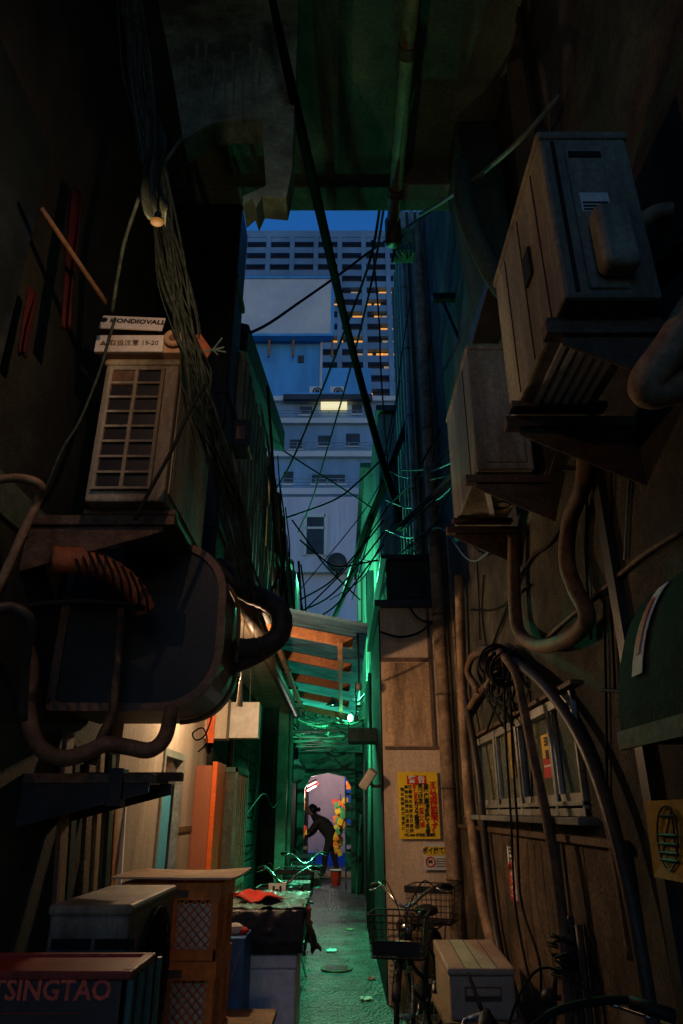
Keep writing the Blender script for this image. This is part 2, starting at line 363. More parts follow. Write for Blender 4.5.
# pipe under the deck
p = thing('deck_pipe', 'long rusty tan pipe slung lengthwise under the concrete deck', 'pipe', (.3, 2.5, 5.9))
x_, z_ = at(391, 212, 4.2).x, 5.88
MB().cyl((x_, -.2, z_), (x_, 4.22, z_), .048, 14).build('pipe', 'pipe', p, smooth=True)
co = MB()
for y in (1.2, 2.7, 3.75): co.cyl((x_, y, z_), (x_, y+.07, z_), .06, 14); co.box(x_-.012, x_+.012, y+.02, y+.05, z_, 6.06)
each(co, 'collar', 'steel', p)
MB().cyl((x_, 4.1, z_+.03), (x_, 4.1, z_-.2), .065, 14).build('outlet', 'pipedk', p, smooth=True)
# ================================================================== AC UNITS
def fan_side(parent, X, sgn, yc, zc, r):
    MB().disc((X + sgn*.002, yc, zc), (1,0,0), r, 32, .012).build('fan_opening', 'acdk', parent)
    q = MB()
    for i in range(1, 7): q.ring((X + sgn*.016, yc, zc), (1,0,0), r*i/6, .0035, 32, 5)
    for i in range(10):
        a = math.pi*i/10; v = Vector((0, math.cos(a), math.sin(a)))*r; c = Vector((X + sgn*.02, yc, zc)); q.cyl(c - v, c + v, .0035, 5)
    q.build('fan_guard', 'acdk', parent)
    q = MB()
    for i in range(3):
        a = 2*math.pi*i/3; v = Vector((0, math.cos(a), math.sin(a))); w = Vector((0, -math.sin(a), math.cos(a))); c = Vector((X + sgn*.009, yc, zc))
        q.prism([c + v*r*.2 - w*r*.1, c + v*r*.85 - w*r*.35, c + v*r*.9 + w*r*.15, c + v*r*.25 + w*r*.15], (sgn*.004, 0, 0))
    q.build('fan_blade', 'acdk', parent)
def bracket(parent, y, xw, xt, z, drop=.22, m='steel'):
    q = MB(); q.box(min(xw, xt), max(xw, xt), y-.025, y+.025, z-.045, z)
    s = 1 if xw > xt else -1
    q.prism([(xw, y-.006, z-.045), (xt + s*.05, y-.006, z-.045), (xt + s*.05, y-.006, z-.07), (xw, y-.006, z-drop)], (0, .012, 0))
    return q.build('wall_bracket', m, parent, bevel=.003)
def shell(parent, x0, x1, y0, y1, z0, z1, m='ac'):
    MB().box(x0, x1, y0, y1, z0, z1-.03).build('casing', m, parent, bevel=.012)
    MB().box(x0-.008, x1+.008, y0-.008, y1+.008, z1-.035, z1).build('top_panel', m, parent, bevel=.012)
    q = MB()
    for y in (y0+.12, y1-.12): q.box(x0-.03, x1+.03, y-.03, y+.03, z0-.02, z0+.002)
    each(q, 'foot_rail', 'steel', parent)
# --- upper left condenser
x0, x1, y0, y1, z0, z1 = -1.08, -.745, 2.6, 3.42, 2.74, 3.46
a1 = thing('condenser_unit', 'rusty cream condenser high on the left wall with a two column square grille', 'air conditioner', ((x0+x1)/2, (y0+y1)/2, z0))
shell(a1, x0, x1, y0, y1, z0, z1)
MB().box(x0+.03, x1-.06, y0-.006, y0+.01, z0+.05, z1-.06).build('grille_backing', 'rubber', a1)
q = MB(); gx0, gx1, gz0, gz1 = x0+.035, x1-.065, z0+.055, z1-.065
for i in range(3):
    x = gx0 + (gx1-gx0)*i/2; q.box(x-.008, x+.008, y0-.022, y0-.004, gz0-.008, gz1+.008)
for i in range(9):
    z = gz0 + (gz1-gz0)*i/8; q.box(gx0-.006, gx1+.006, y0-.02, y0-.005, z-.006, z+.006)
q.build('grille', 'ac', a1, bevel=.002)
MB().box(gx0+.008, (gx0+gx1)/2-.008, y0-.012, y0-.007, gz1-.085, gz1-.004).build('blanking_plate', 'rim', a1)
q = MB()
for i in range(26):
    y = y0 + .05 + i*.028; q.box(x1, x1+.006, y, y+.012, z0+.06, z1-.08)
q.build('side_fins', 'ac', a1)
for y in (y0+.12, y1-.12): bracket(a1, y, -1.35, x1+.03, z0-.02, .25)
# carton on its top
cb = thing('label_carton', 'torn flattened carton with block letters lying on the rusty left condenser', 'carton', (-.92, 2.7, z1))
cx0, cx1 = -1.11, -.73
MB().box(cx0, cx1, 2.55, 3.0, z1+.001, z1+.10).build('box', 'card', cb, bevel=.004)
FM = Matrix.Translation(((cx0+cx1)/2-.04, 2.525, z1+.145)) @ Matrix.Rotation(R(3), 4, 'Y') @ Matrix.Rotation(R(78), 4, 'X')
MB().obox(FM, .29, .085, .006).build('flap', 'paper', cb)
MB().box(cx0-.008, cx1-.08, 2.535, 2.549, z1-.005, z1+.085).build('strip', 'paper', cb)
text('● HONDIOVALL', .040, 'ink', cb, FM @ Matrix.Translation((0,.008,.0045)), bold=.0015)
text('▲ 取扱注意 19-20', .034, 'pipe2', cb, facing_cam(Vector(((cx0+cx1)/2-.045, 2.532, z1+.04))))
tr = thing('tape_roll', 'round orange brown tape roll beside the lettered carton on the condenser', 'tape roll', (cx1-.03, 2.51, z1+.03))
MB().ring((cx1-.035, 2.53, z1+.065), (0,1,0), .032, .014, 24, 8).build('roll', 'card', tr, smooth=True); MB().disc((cx1-.035, 2.535, z1+.065), (0,1,0), .03, 20, .02).build('core', 'rim', tr)
# --- upper right condenser (near)
x0, x1, y0, y1, z0, z1 = .655, .945, 1.58, 2.28, 2.93, 3.63
a2 = thing('condenser_unit', 'large near condenser at upper right with a rounded valve cover on its end', 'air conditioner', ((x0+x1)/2, (y0+y1)/2, z0))
shell(a2, x0, x1, y0, y1, z0, z1)
MB().box(x0+.075, x1-.09, y0-.008, y0+.004, z0+.03, z1-.07).build('service_panel', 'ac', a2, bevel=.006)
MB().box(x0+.085, x1-.1, y0-.012, y0-.004, z1-.13, z1-.105).build('handle_slot', 'acdk', a2)
q = MB().box(x0+.10, x1-.075, y0-.085, y0-.004, z0+.06, z0+.30); q.build('valve_cover', 'ac', a2, bevel=.03)
MB().box(x0+.095, x1-.105, y0-.0115, y0-.007, z0+.33, z0+.41).build('rating_label', 'paper', a2)
q = MB()
for i in range(3): q.box(x0+.10, x1-.11, y0-.014, y0-.011, z0+.335+i*.014, z0+.341+i*.014)
q.build('label_print', 'ink', a2)
MB().box(x0+.035, x0+.047, y0-.006, y0+.004, z0+.02, z1-.05).build('seam', 'acdk', a2)
q = MB()
for i in range(3): q.box(x0-.003, x0+.002, y0+.12+i*.2, y0+.126+i*.2, z0+.02, z1-.06)
q.build('panel_seam', 'acdk', a2)
MB().box(x0-.012, x0, y0+.22, y0+.3, z0+.3, z0+.42).build('side_handle', 'acdk', a2, bevel=.004)
q = MB()
for i in range(6): q.box(x0+.05 + i*.035, x0+.068 + i*.035, y0+.12, y1-.12, z0-.012, z0+.002)
q.build('base_rib', 'foam', a2)
for y in (y0+.1, y1-.06): bracket(a2, y, 1.1, x0-.04, z0-.022, .28)
# --- second right condenser
x0, x1, y0, y1, z0, z1 = .715, 1.02, 3.2, 4.0, 3.2, 4.0
a3 = thing('condenser_unit', 'second condenser on the right wall, farther and lower, with a bare white underside', 'air conditioner', ((x0+x1)/2, (y0+y1)/2, z0))
shell(a3, x0, x1, y0, y1, z0, z1)
MB().box(x0-.004, x0+.002, y0+.16, y0+.168, z0+.02, z1-.06).build('panel_seam', 'acdk', a3)
MB().box(x0+.05, x1-.04, y0-.008, y0+.003, z0+.04, z1-.08).build('service_panel', 'ac', a3, bevel=.006)
q = MB().bar((x0+.1, y0+.25, z0-.006), (x0+.2, y0+.6, z0-.006), .03, .01); q.bar((x0+.2, y0+.2, z0-.006), (x0+.24, y0+.3, z0-.006), .04, .01); q.build('base_plate_strip', 'foam', a3)
MB().ring((x0+.22, y0+.45, z0-.004), (0,0,1), .05, .006, 18, 5).build('drain_socket', 'black', a3)
for y in (y0+.04, y1-.05): bracket(a3, y, 1.1, x0-.06, z0-.022, .26)
# --- lower left condenser (floor)
x0, x1, y0, y1, z0, z1 = -.985, -.715, 2.66, 3.34, .68, 1.262
a4 = thing('condenser_unit', 'floor standing condenser at lower left between bottle crate and orange crates', 'air conditioner', ((x0+x1)/2, (y0+y1)/2, 0))
shell(a4, x0, x1, y0, y1, z0, z1)
fan_side(a4, x1, 1, y0+.36, z0+.3, .235)
q = MB()
for i in range(4):
    for k in range(2): q.box(x0+.02 + k*.145, x0+.15 + k*.145, y0-.006, y0+.004, z1-.13 - i*.05, z1-.10 - i*.05)
q.build('end_louvre', 'acdk', a4)
for x in (x0+.05, x1-.05):
    for y in (y0+.08, y1-.08): MB().box(x-.02, x+.02, y-.02, y+.02, 0, z0-.018).build('leg', 'steel', a4)
# ================================================================== LEFT: TANK, PIPES, STUFF
tk = thing('black_tank', 'big black round cornered tank with a brown rim jutting from the left wall', 'tank', (-.95, 3.5, 1.95))
def rrect(x0, x1, z0, z1, rr, y, n=8, skip=True):
    pts = []
    for (cx, cz, a0) in ((x1-rr, z0+rr, -90), (x1-rr, z1-rr, 0), (x0+.03, z1-.03, 90), (x0+.03, z0+.03, 180)):
        r = rr if cx > x0+.1 else .03
        for k in range(n+1):
            a = R(a0 + 90*k/n); pts.append(Vector((cx + r*math.cos(a), y, cz + r*math.sin(a))))
    return pts
MB().prism(rrect(-1.34, -.575, 1.985, 2.78, .26, 3.22), (0, .62, 0)).build('body', 'tank', tk, bevel=.006)
ri = MB(); o_ = rrect(-1.35, -.56, 1.97, 2.79, .27, 3.2); i_ = rrect(-1.31, -.595, 2.005, 2.755, .24, 3.2); n = len(o_)
ri.add(o_ + i_ + [v + Vector((0,.03,0)) for v in o_] + [v + Vector((0,.03,0)) for v in i_],
       [(k, (k+1) % n, n+(k+1) % n, n+k) for k in range(n)] + [(2*n+k, 2*n+(k+1) % n, 3*n+(k+1) % n, 3*n+k) for k in range(n)] +
       [(k, (k+1) % n, 2*n+(k+1) % n, 2*n+k) for k in range(n)] + [(n+k, n+(k+1) % n, 3*n+(k+1) % n, 3*n+k) for k in range(n)])
ri.build('rim', 'rim', tk)
MB().tube([v + Vector((0,.45,0)) for v in o_[:20]], .012, 6, 1, False).build('band', 'rim', tk)
# black bent insulated duct
bp_ = PX((205,690,3.5),(228,668,3.65),(258,660,3.75),(279,645,3.85),(283,622,3.95),(268,604,4.0),(244,592,4.0),(222,572,4.0))
dd = thing('insulated_duct', 'thick black bent duct looping out from behind the tank', 'duct', bp_[0])
MB().tube(PX((208,652,3.6),(235,650,3.7),(262,648,3.8),(279,635,3.85),(281,615,3.9),(268,601,3.95),(246,591,4.0),(215,565,4.0)), .062, 14, 8, wob=.03).build('duct', 'insul', dd, smooth=True)
MB().tube(PX((200,688,3.5),(225,672,3.6),(250,662,3.75),(272,650,3.85)), .032, 12, 8).build('hose', 'insul', dd, smooth=True)
q = MB()
for (x, y, Y) in ((235,650,3.7),(262,648,3.8),(255,596,3.97)): q.ring(at(x,y,Y), (1,.1,.3), .064, .006, 20, 5)
each(q, 'strap', 'steel', dd)
rl = thing('red_lantern', 'tiny red paper lantern hanging inside the black duct loop', 'lantern', at(254,650,4.6))
MB().ball(at(254,647,4.6), .05, 12, 8, (1,1,1.3)).build('shade', 'clothred', rl, smooth=True); MB().cyl(at(254,640,4.6), at(254,600,4.6), .003, 5).build('cord', 'wire', rl)
# brown pipes
cable(PX((24,640,2.9),(31,668,2.95),(28,712,2.95),(38,745,2.95),(62,758,2.95),(88,752,2.98),(106,744,3.0),(128,747,3.02),(150,750,3.05),(165,737,3.1),(172,708,3.15)), .033, 'fat brown pipe sagging in a long hook below the black tank', 'pipe2', 'drain_pipe', 'pipe', seg=12)
cable(PX((121,604,3.05),(119,640,3.05),(115,690,3.05),(112,715,3.05),(102,735,3.05),(92,765,3.05)), .019, 'thin brown hose hanging straight down across the black tank face', 'pipe2', 'hose', 'hose', seg=10)
w = thing('wrapped_pipe_bundle', 'orange wrapped pipe bundle bound with black cords above the black tank', 'pipe', at(100,570,2.75))
MB().tube(PX((52,560,2.7),(85,562,2.75),(115,574,2.8),(135,592,2.85),(146,612,2.9)), [.06,.045], 12, 8, wob=.05).build('wrap', 'orange_wrap', w, smooth=True)
q = MB()
for i in range(9):
    x = 75 + i*8.5; y = 557 + (x-75)**2/150.; q.tube(PX((x-4,y-8,2.72),(x+3,y+8,2.68),(x+5,y+24,2.72)), .006, 6, 4)
q.build('binding', 'wire', w, smooth=True)
cable(PX((-15,482,2.3),(18,478,2.32),(40,485,2.35),(38,500,2.4),(22,535,2.4),(4,575,2.4),(-8,600,2.4)), .017, 'tan conduit curling over at the far left edge', 'pipe', 'conduit', 'pipe', seg=10)
cable(PX((-8,610,2.2),(12,608,2.25),(30,622,2.3),(25,660,2.4),(22,720,2.5)), .02, 'dark hose dropping down the left edge below the tan conduit', 'pipedk', 'hose', 'hose', seg=10)
cable(PX((0,612,2.5),(30,606,2.6),(75,602,2.7),(118,604,2.8),(145,608,2.85)), .013, 'black cable sagging across the top of the black tank', 'wire', 'cable')
cable(PX((115,318,2.5),(100,370,2.5),(80,420,2.5),(62,450,2.5),(45,490,2.5)), .006, 'thin cable slanting down left of the rusty grille', 'bundledk')
cable(PX((205,385,2.55),(190,410,2.5),(172,450,2.5),(150,490,2.5),(135,520,2.5)), .008, 'black cable drooping across the condenser end corner', 'wire')
# shelf bracket
sh = thing('wall_shelf', 'rusted steel wall shelf with two gussets below the sagging brown pipe', 'shelf', (-1.05, 3.0, 1.62))
MB().box(-1.35, -.80, 3.1, 3.17, 1.66, 1.70).build('front_rail', 'steel', sh, bevel=.004)
MB().box(-1.35, -.77, 3.52, 3.58, 1.685, 1.725).build('back_rail', 'steel', sh, bevel=.004)
MB().box(-1.35, -.83, 3.17, 3.52, 1.672, 1.69).build('plate', 'dkgreen', sh)
q = MB()
for y in (3.11, 3.53): q.prism([(-1.35, y, 1.672), (-.815, y, 1.672), (-.815, y, 1.625), (-1.35, y, 1.49)], (0, .014, 0))
each(q, 'gusset', 'black', sh)
MB().box(-.98, -.92, 3.08, 3.16, 1.57, 1.72).build('clip', 'black', sh, bevel=.004)
# leaning planks
cols = ['wood','dkgreen','board','wood2','dkgreen','rafter','foam']
desc = ['wide brown','narrow dark green','dark knotty','pale yellowish','blackish green','orange tinted','thin white']
for i in range(7):
    y = 3.45 + [0,.13,.36,.5,.72,.83,1.0][i]; wd = [.1,.07,.09,.07,.08,.05,.03][i]
    tag(MB().bar((-1.14 - .01*i, y, 0), (-1.325, y+.02, 1.9 - .05*(i % 3)), .022, wd, (0,1,0)).build('plank', cols[i], bevel=.003), f'{desc[i]} plank leaning on the left wall beneath the wall shelf', 'plank', 'planks leaning on the left wall')
# pole, rags
tag(MB().tube([at(41,208,2.0), at(108,306,2.35)], .011, 10, 4).build('bamboo_pole', 'pipe2', smooth=True), 'slender tan pole slanting down to the lettered carton', 'pole')
def rag(px, y0, y1, w, Y, m, label, name='cloth_strip', cat='cloth'):
    def fn(u, v):
        p = at(px + (u-.5)*w*(1+.2*math.sin(v*5)) + (y0-y1)*-.02 + v*(-8), y0 + (y1-y0)*v, Y); p.y += .025*math.sin(u*9 + v*3); return p
    return tag(MB().sheet(fn, 12, 16).build(name, m, smooth=True, solid=.004), label, cat)
rag(30, 290, 356, 9, 2.2, 'clothdkred', 'short dark red cloth strip hanging near the far left edge')
rag(72, 190, 330, 12, 2.3, 'clothdkred', 'long dark red cloth strip hanging left of the lettered carton')
# hanging plastic & amber lamp
def bagf(u, v):
    p = at(150 + (u-.5)*(9 + 15*abs(math.sin(5.1*v + 3*u)))  + 6*v + 3*math.sin(v*7), 112 + 107*v + 5*math.sin(u*17), 1.88); p.y += .03*math.sin(u*14 + v*4); return p
tag(MB().sheet(bagf, 20, 20).build('plastic_sheet', mat('grey_plastic', (.05,.07,.055), .7, .5, 9, bump=.8, spec=.1), smooth=True, solid=.003), 'twisted grey green plastic sheet hanging above the amber bulb', 'plastic sheet')
lp = at(157, 222, 1.78)
am = thing('amber_bulb', 'small amber bulb glowing under the hanging plastic sheet at upper left', 'lamp', lp)
MB().ball(lp, .019, 14, 8, (1.25,1,.65)).build('bulb', emis('amber_glow', (1,.38,.06), .10, (.002,.002,.002)), am, smooth=True)
MB().cyl(lp + Vector((0,0,.012)), lp + Vector((0,0,.04)), .012, 10).build('socket', 'black', am)
MB().tube([lp + Vector((0,0,.04)), lp + Vector((-.03,0,.3)), lp + Vector((-.2,.1,1.2)), Vector((-1.34,1.6,4.6))], .004, 6, 6).build('cord', 'wire', am, smooth=True)
# cable bundle down the left
q = MB()
for i in range(20):
    o = Vector((random.uniform(-.06,.06), random.uniform(-.06,.06), random.uniform(-.05,.05)))
    pts = PX((128,-30,2.2),(140,90,2.2),(158,180,2.3),(172,270,2.4),(186,330,2.5),(198,375,2.6),(206,415,2.75),(222,470,3.0),(236,520,3.3),(250,590,3.6))
    q.tube([pp_ + o*(.35 + .65*abs(math.sin(k*1.3+i))) + Vector((.02*math.sin(k*2+i), 0, .02*math.cos(k*1.7+i))) for k, pp_ in enumerate(pts)], random.choice((.003,.004,.006,.009)), 5, 5)
tag(q.build('cable_bundle', 'bundledk', smooth=True), 'thick frayed bundle of grey green cables running down beside the rusty condenser', 'cable bundle')
sp_ = at(206,350,2.55); sc_ = thing('cable_splice', 'splayed orange and green wire ends sticking out of the frayed bundle', 'wire splice', sp_)
MB().prism(PX((195,335,2.5),(200,333,2.5),(212,350,2.5),(207,358,2.5)), (0,.02,0)).build('tag', 'orange_wrap', sc_)
q = MB()
for e in ((222,338),(224,347),(218,355),(226,352)): q.tube(PX((203,352,2.5),(212,350,2.5),(*e,2.5)), .004, 5, 4)
each(q, 'strand', 'wiregr', sc_)

# ================================================================== LEFT MIDDLE HOUSE
h = thing('shop_house', 'beige plaster shop house with a blue door on the left past the tank', 'building', (-1.3, 6, 0))
q = MB(); q.box(-3.5, -1.3, 4.25, 5.28, 0, 3.25); q.box(-3.5, -1.3, 5.95, 7.0, 0, 3.25); q.box(-3.5, -1.3, 5.28, 5.95, 1.98, 3.25)
q.build('wall', 'beige', h)
dr = MB().box(-1.40, -1.36, 5.33, 5.90, 0.05, 1.9).build('door', 'doorblue', h); MB().box(-1.362, -1.345, 5.42, 5.46, .9, 1.15).build('handle', 'alu', dr)
q = MB(); q.box(-1.34, -1.285, 5.28, 5.325, 0, 1.98); q.box(-1.34, -1.285, 5.905, 5.95, 0, 1.98); q.box(-1.34, -1.285, 5.325, 5.905, 1.93, 1.98); q.build('door_frame', 'alu', h)
MB().box(-1.345, -1.335, 5.33, 5.90, 1.75, 1.93).build('transom', 'darkglass', h)
MB().box(-1.36, -.78, 4.5, 11.0, 3.05, 3.09).build('soffit', 'beige', h)
MB().bar((-.78, 4.5, 3.06), (-.78, 11.0, 3.06), .05, .16).build('fascia', 'wood', h)
MB().box(-1.3, -1.29, 5.95, 7.0, 1.4, 1.44).build('rail', 'wood', h)
gu = thing('gutter_pipe', 'dark gutter and bundled pipes running along the shop eave', 'gutter', (-.68, 7, 2.95))
MB().cyl((-.70, 4.6, 2.93), (-.70, 11, 2.93), .055, 12).build('gutter', 'pipedk', gu, smooth=True)
MB().cyl((-.60, 5.2, 2.99), (-.60, 11, 2.99), .03, 10).build('pipe', 'pipegr', gu, smooth=True)
q = MB()
for y in (5.2, 6.4, 7.6, 8.8, 10): q.box(-.79, -.55, y, y+.03, 2.97, 3.0)
each(q, 'hanger', 'steel', gu)
# warm bulb
wl = at(229, 671, 5.45)
wb = thing('bare_bulb', 'bright warm bare bulb glowing under the shop eave behind the duct', 'lamp', wl)
MB().ball(wl, .045, 14, 10).build('bulb', emis('warm_glow', (1,.62,.30), 5), wb, smooth=True)
MB().cyl(wl + Vector((0,0,.04)), wl + Vector((0,0,.11)), .025, 12).build('socket', 'black', wb)
MB().cyl(wl + Vector((0,0,.11)), Vector((wl.x, wl.y, 3.05)), .005, 6).build('cord', 'wire', wb)
pc = at(240, 694, 5.2)
pu = thing('pull_cord', 'pale tapered pull cord weight dangling under the bulb', 'pull cord', pc)
MB().tube([pc + Vector((0,0,.10)), pc, pc - Vector((0,0,.09))], [.012,.026], 10, 4).build('weight', 'inkwhite', pu, smooth=True)
MB().cyl(pc + Vector((0,0,.1)), Vector((pc.x, pc.y, 3.05)), .004, 5).build('cord', 'wiregr', pu)
# white shutter box / sign
sb = thing('sign_box', 'blank white box sign with an orange edge fixed on the shop wall', 'sign', (-1.05, 6.9, 2.1))
p0 = at(231, 702, 6.9); p1 = at(258, 738, 6.9)
MB().box(p0.x, p1.x, 6.9, 7.05, p1.z, p0.z).build('panel', 'white', sb, bevel=.006)
MB().box(-1.3, p0.x-.002, 6.75, 6.98, p1.z-.02, p0.z+.02).build('side_case', 'beige', sb, bevel=.006)
MB().box(-1.27, -1.2, 6.72, 6.748, p1.z-.06, p0.z+.03).build('edge', 'orangedge', sb)
cable(PX((215,690,5),(212,715,5),(205,735,5),(196,740,5),(193,733,5),(203,728,5),(207,742,5),(198,752,5)), .006, 'black cord curled in a loop against the beige wall', 'wire', 'cord')
# open orange door
od = thing('orange_cabinet', 'tall orange cabinet with a bright edge standing against the beige shop wall', 'cabinet', (-1.22, 6.6, 0))
a, b_ = at(196, 768, 6.5).x, at(213, 768, 6.5).x
MB().box(-1.299, b_, 6.5, 6.95, 0.02, 1.93).build('body', 'orangepanel', od, bevel=.006)
MB().box(b_+.001, b_+.045, 6.47, 6.97, 0.02, 1.96).build('door', 'orangedge', od, bevel=.004)
# glass showcase
gc = thing('glass_showcase', 'narrow glass showcase with pale green frame beside the orange cabinet', 'showcase', (-1.05, 7.4, 0))
sx0, sx1, sy0, sy1 = -1.28, -1.0, 7.1, 7.9
q = MB()
for x in (sx0, sx1-.035):
    for y in (sy0, sy1-.035): q.box(x, x+.035, y, y+.035, 0, 1.95)
for z in (.05, .9, 1.9): q.box(sx0, sx1, sy0+.001, sy0+.034, z, z+.05); q.box(sx1-.034, sx1-.001, sy0, sy1, z, z+.05)
q.build('frame', 'greenpaint', gc, bevel=.003)
MB().box(sx0+.03, sx1-.03, sy0+.012, sy0+.02, .1, 1.9).build('pane', 'glass', gc)
MB().box(sx1-.02, sx1-.012, sy0+.03, sy1-.03, .1, 1.9).build('pane', 'glass', gc)
q = MB()
for i in range(5): q.bar((sx1-.01, sy0+.1+i*.14, .1), (sx1-.01, sy0+.1+i*.14, 1.88), .02, .03, (0,1,0))
q.build('slat', 'wood2', gc)
# dark shop front beyond
ds = thing('dark_shopfront', 'dark boarded shopfront recess between the showcase and the green post', 'shopfront', (-1.1, 9, 0))
MB().box(-3, -1.25, 7.0, 11.2, 0, 3.2).build('wall', 'shopdk', ds)
q = MB()
for i in range(14): q.box(-1.25, -1.235, 7.95, 10.6, .3+i*.17, .3+i*.17+.13)
q.build('boarding', 'shopdk', ds)
MB().box(-1.26, -1.2, 8.0, 8.05, 0, 2.5).build('jamb', 'wood', ds)
MB().box(-1.2, -1.12, 8.7, 8.78, 1.55, 1.75).build('meter_box', 'card', ds)
ps = thing('green_post', 'peeling green square post at the mouth of the covered passage', 'post', (-.86, 10.8, 0))
MB().box(-.95, -.80, 10.75, 10.9, 0, 3.05).build('post', 'greenpaint', ps, bevel=.008)
MB().cyl((-.76, 10.8, 0), (-.76, 10.8, 3.0), .035, 10).build('downpipe', 'greenpaint', ps, smooth=True)
cable([Vector((-1.0,7.6,3.0)), Vector((-1.02,7.9,2.2)), Vector((-1.05,8.1,1.6)), Vector((-1.06,8.2,1.2))], .008, 'slanting pale cord in front of the dark boarded shopfront', 'wiregr', 'cord')
cable([Vector((-1.06,8.2,1.5)), Vector((-.95,9,1.75)), Vector((-.9,9.8,1.6)), Vector((-.85,10.7,1.8))], .006, 'low sagging wire between the shopfront and the green post', 'wire')
# L2 upper storey
u = thing('upper_house', 'pale green clad upper storey overhanging the left eave, wrapped in cables', 'building', (-.75, 7, 3.25))
MB().box(-3.5, -.75, 4.4, 10.6, 3.26, 4.85).build('wall', 'paleg', u)
q = MB()
for i in range(30): y = 4.5 + i*.2; q.box(-.75, -.735, y, y+.05, 3.3, 4.83)
q.build('batten', 'paleg', u)
r0, r1 = atX(247, 352, -.78), atX(284, 452, -.70)
MB().prism([r0, r1, r1 + Vector((0,0,.28)), r0 + Vector((0,0,.28))], (-1.6, 0, .5)).build('roof', 'roofdk', u)
wn = MB().box(-.752, -.728, 6.05, 6.35, 3.95, 4.6).build('window', emis('dim_window', (.9,.45,.12), .04), u); MB().box(-.755, -.72, 6.0, 6.05, 3.9, 4.65).build('frame', 'wood', wn)
MB().box(-.75, -.6, 8.6, 9.4, 3.9, 4.5).build('hood', 'pipegr', u, bevel=.05)
l3 = thing('far_left_house', 'tall dark green house farther along the left of the alley', 'building', (-1, 13, 0))
MB().box(-4, -.95, 11.25, 16, 0, 3.2).build('lower_wall', 'shopdk', l3); MB().box(-4, -.95, 11.25, 16, 3.202, 5.4).build('wall', 'paleg', l3)
q = MB()
for i in range(8): q.box(-1.25+i*.04, -1.235+i*.04, 11.22, 11.25, 0, 3.1)
q.build('batten', 'shopdk', l3)
MB().box(-1.5, -.8, 11.3, 11.9, 4.2, 4.8).build('vent_box', 'pipegr', l3, bevel=.06)
MB().box(-1.0, -.83, 11.0, 12.4, 5.402, 5.5).build('eave', 'roofdk', l3)
# wires on L2
q = MB()
for i in range(20):
    a = random.uniform(0, 1); y0_ = 4.45 + 5.5*a; 
    p0 = Vector((-.7 + random.uniform(0,.12), y0_, 4.7 - random.uniform(0, .5) + .25*a)); p3 = Vector((-.68 + random.uniform(0,.1), min(10.4, y0_ + random.uniform(-.2, 1.8)), 3.15 + random.uniform(0,.3)))
    m1 = p0.lerp(p3, .35) + Vector((.06, random.uniform(-.2,.2), random.uniform(-.35,.1))); m2 = p0.lerp(p3, .7) + Vector((.05, random.uniform(-.25,.25), random.uniform(-.3,.1)))
    q.tube([p0, m1, m2, p3], random.choice((.006,.008,.012)), 5, 6)
tag(q.build('cable_tangle', 'wire', smooth=True), 'dense tangle of black cables draped over the pale green upper storey', 'cable tangle')
q = MB()
for i in range(16):
    a = random.uniform(0, 1); y0_ = 4.5 + 3*a
    q.tube([Vector((-.66, y0_, 4.6)), Vector((-.6, y0_ + .3, 4.0 + random.uniform(-.2,.2))), Vector((-.64, y0_ + .8, 3.6)), Vector((-.6, y0_+1.2, 3.2))], .007, 5, 6)
tag(q.build('cable_tangle', 'wiregr', smooth=True), 'loose grey wires hanging in front of the black cable tangle at left', 'cable tangle')
tj = thing('junction_box', 'dark cable junction box with an amber face inside the left tangle', 'junction box', atX(241,430,-.66))
c0 = atX(241, 432, -.66); MB().box(c0.x-.06, c0.x+.06, c0.y, c0.y+.2, c0.z-.1, c0.z+.1).build('case', 'black', tj, bevel=.01); MB().box(c0.x-.03, c0.x+.03, c0.y-.01, c0.y+.002, c0.z-.06, c0.z+.04).build('cover', 'rim', tj)

# ================================================================== AWNING
aw = thing('corrugated_awning', 'corrugated translucent awning on orange rafters stretching across the alley', 'awning', (-.25, 8.3, 3.0))
def awn(x, y): return 3.12 - .2*(x + .6)
def cor(u_, v):
    x = -.62 + u_*.84; y = 5.5 + v*6.2; return Vector((x, y, awn(x, y) + .02*math.sin(y*2*math.pi/.115)))
MB().sheet(cor, 4, 54*8).build('roof_sheet', 'poly', aw, smooth=True)
for i, y in enumerate((6.0, 7.15, 8.4, 9.75, 11.1)):
    MB().bar((-.62, y, awn(-.62, y)-.065), (.10, y, awn(.1, y)-.065), .05, .09).build('rafter', 'rafter', aw, bevel=.004)
MB().bar((-.01, 5.7, awn(0,0)-.13), (-.01, 11.4, awn(0,0)-.13), .045, .045).build('purlin', 'rafter', aw, bevel=.004)
MB().bar((-.6, 5.5, awn(-.6,0)-.13), (-.6, 11.4, awn(-.6,0)-.13), .045, .06).build('purlin', 'rafter', aw, bevel=.004)
# string lights along its right edge
st = thing('string_light', 'string of small bulbs drooping along the right edge of the awning', 'string lights', (.12, 8, 2.8))
pts = [Vector((.14, 5.8, 2.95)), Vector((.17, 6.8, 2.72)), Vector((.16, 7.8, 2.86)), Vector((.18, 8.8, 2.66)), Vector((.12, 9.8, 2.8)), Vector((.1, 10.8, 2.6))]
MB().tube(pts, .008, 6, 8).build('cord', 'wire', st, smooth=True)
GREEN = (.10, 1.0, .47)
gb = pts[4] - Vector((0,0,.06))
MB().ball(gb, .035, 10, 8, (1,1,1.4)).build('bulb', emis('green_bulb', (.45,1,.7), 3), st, smooth=True)
for k in (1, 3): MB().ball(pts[k] - Vector((0,0,.05)), .03, 10, 8, (1,1,1.4)).build('bulb', 'pipegr', st, smooth=True)
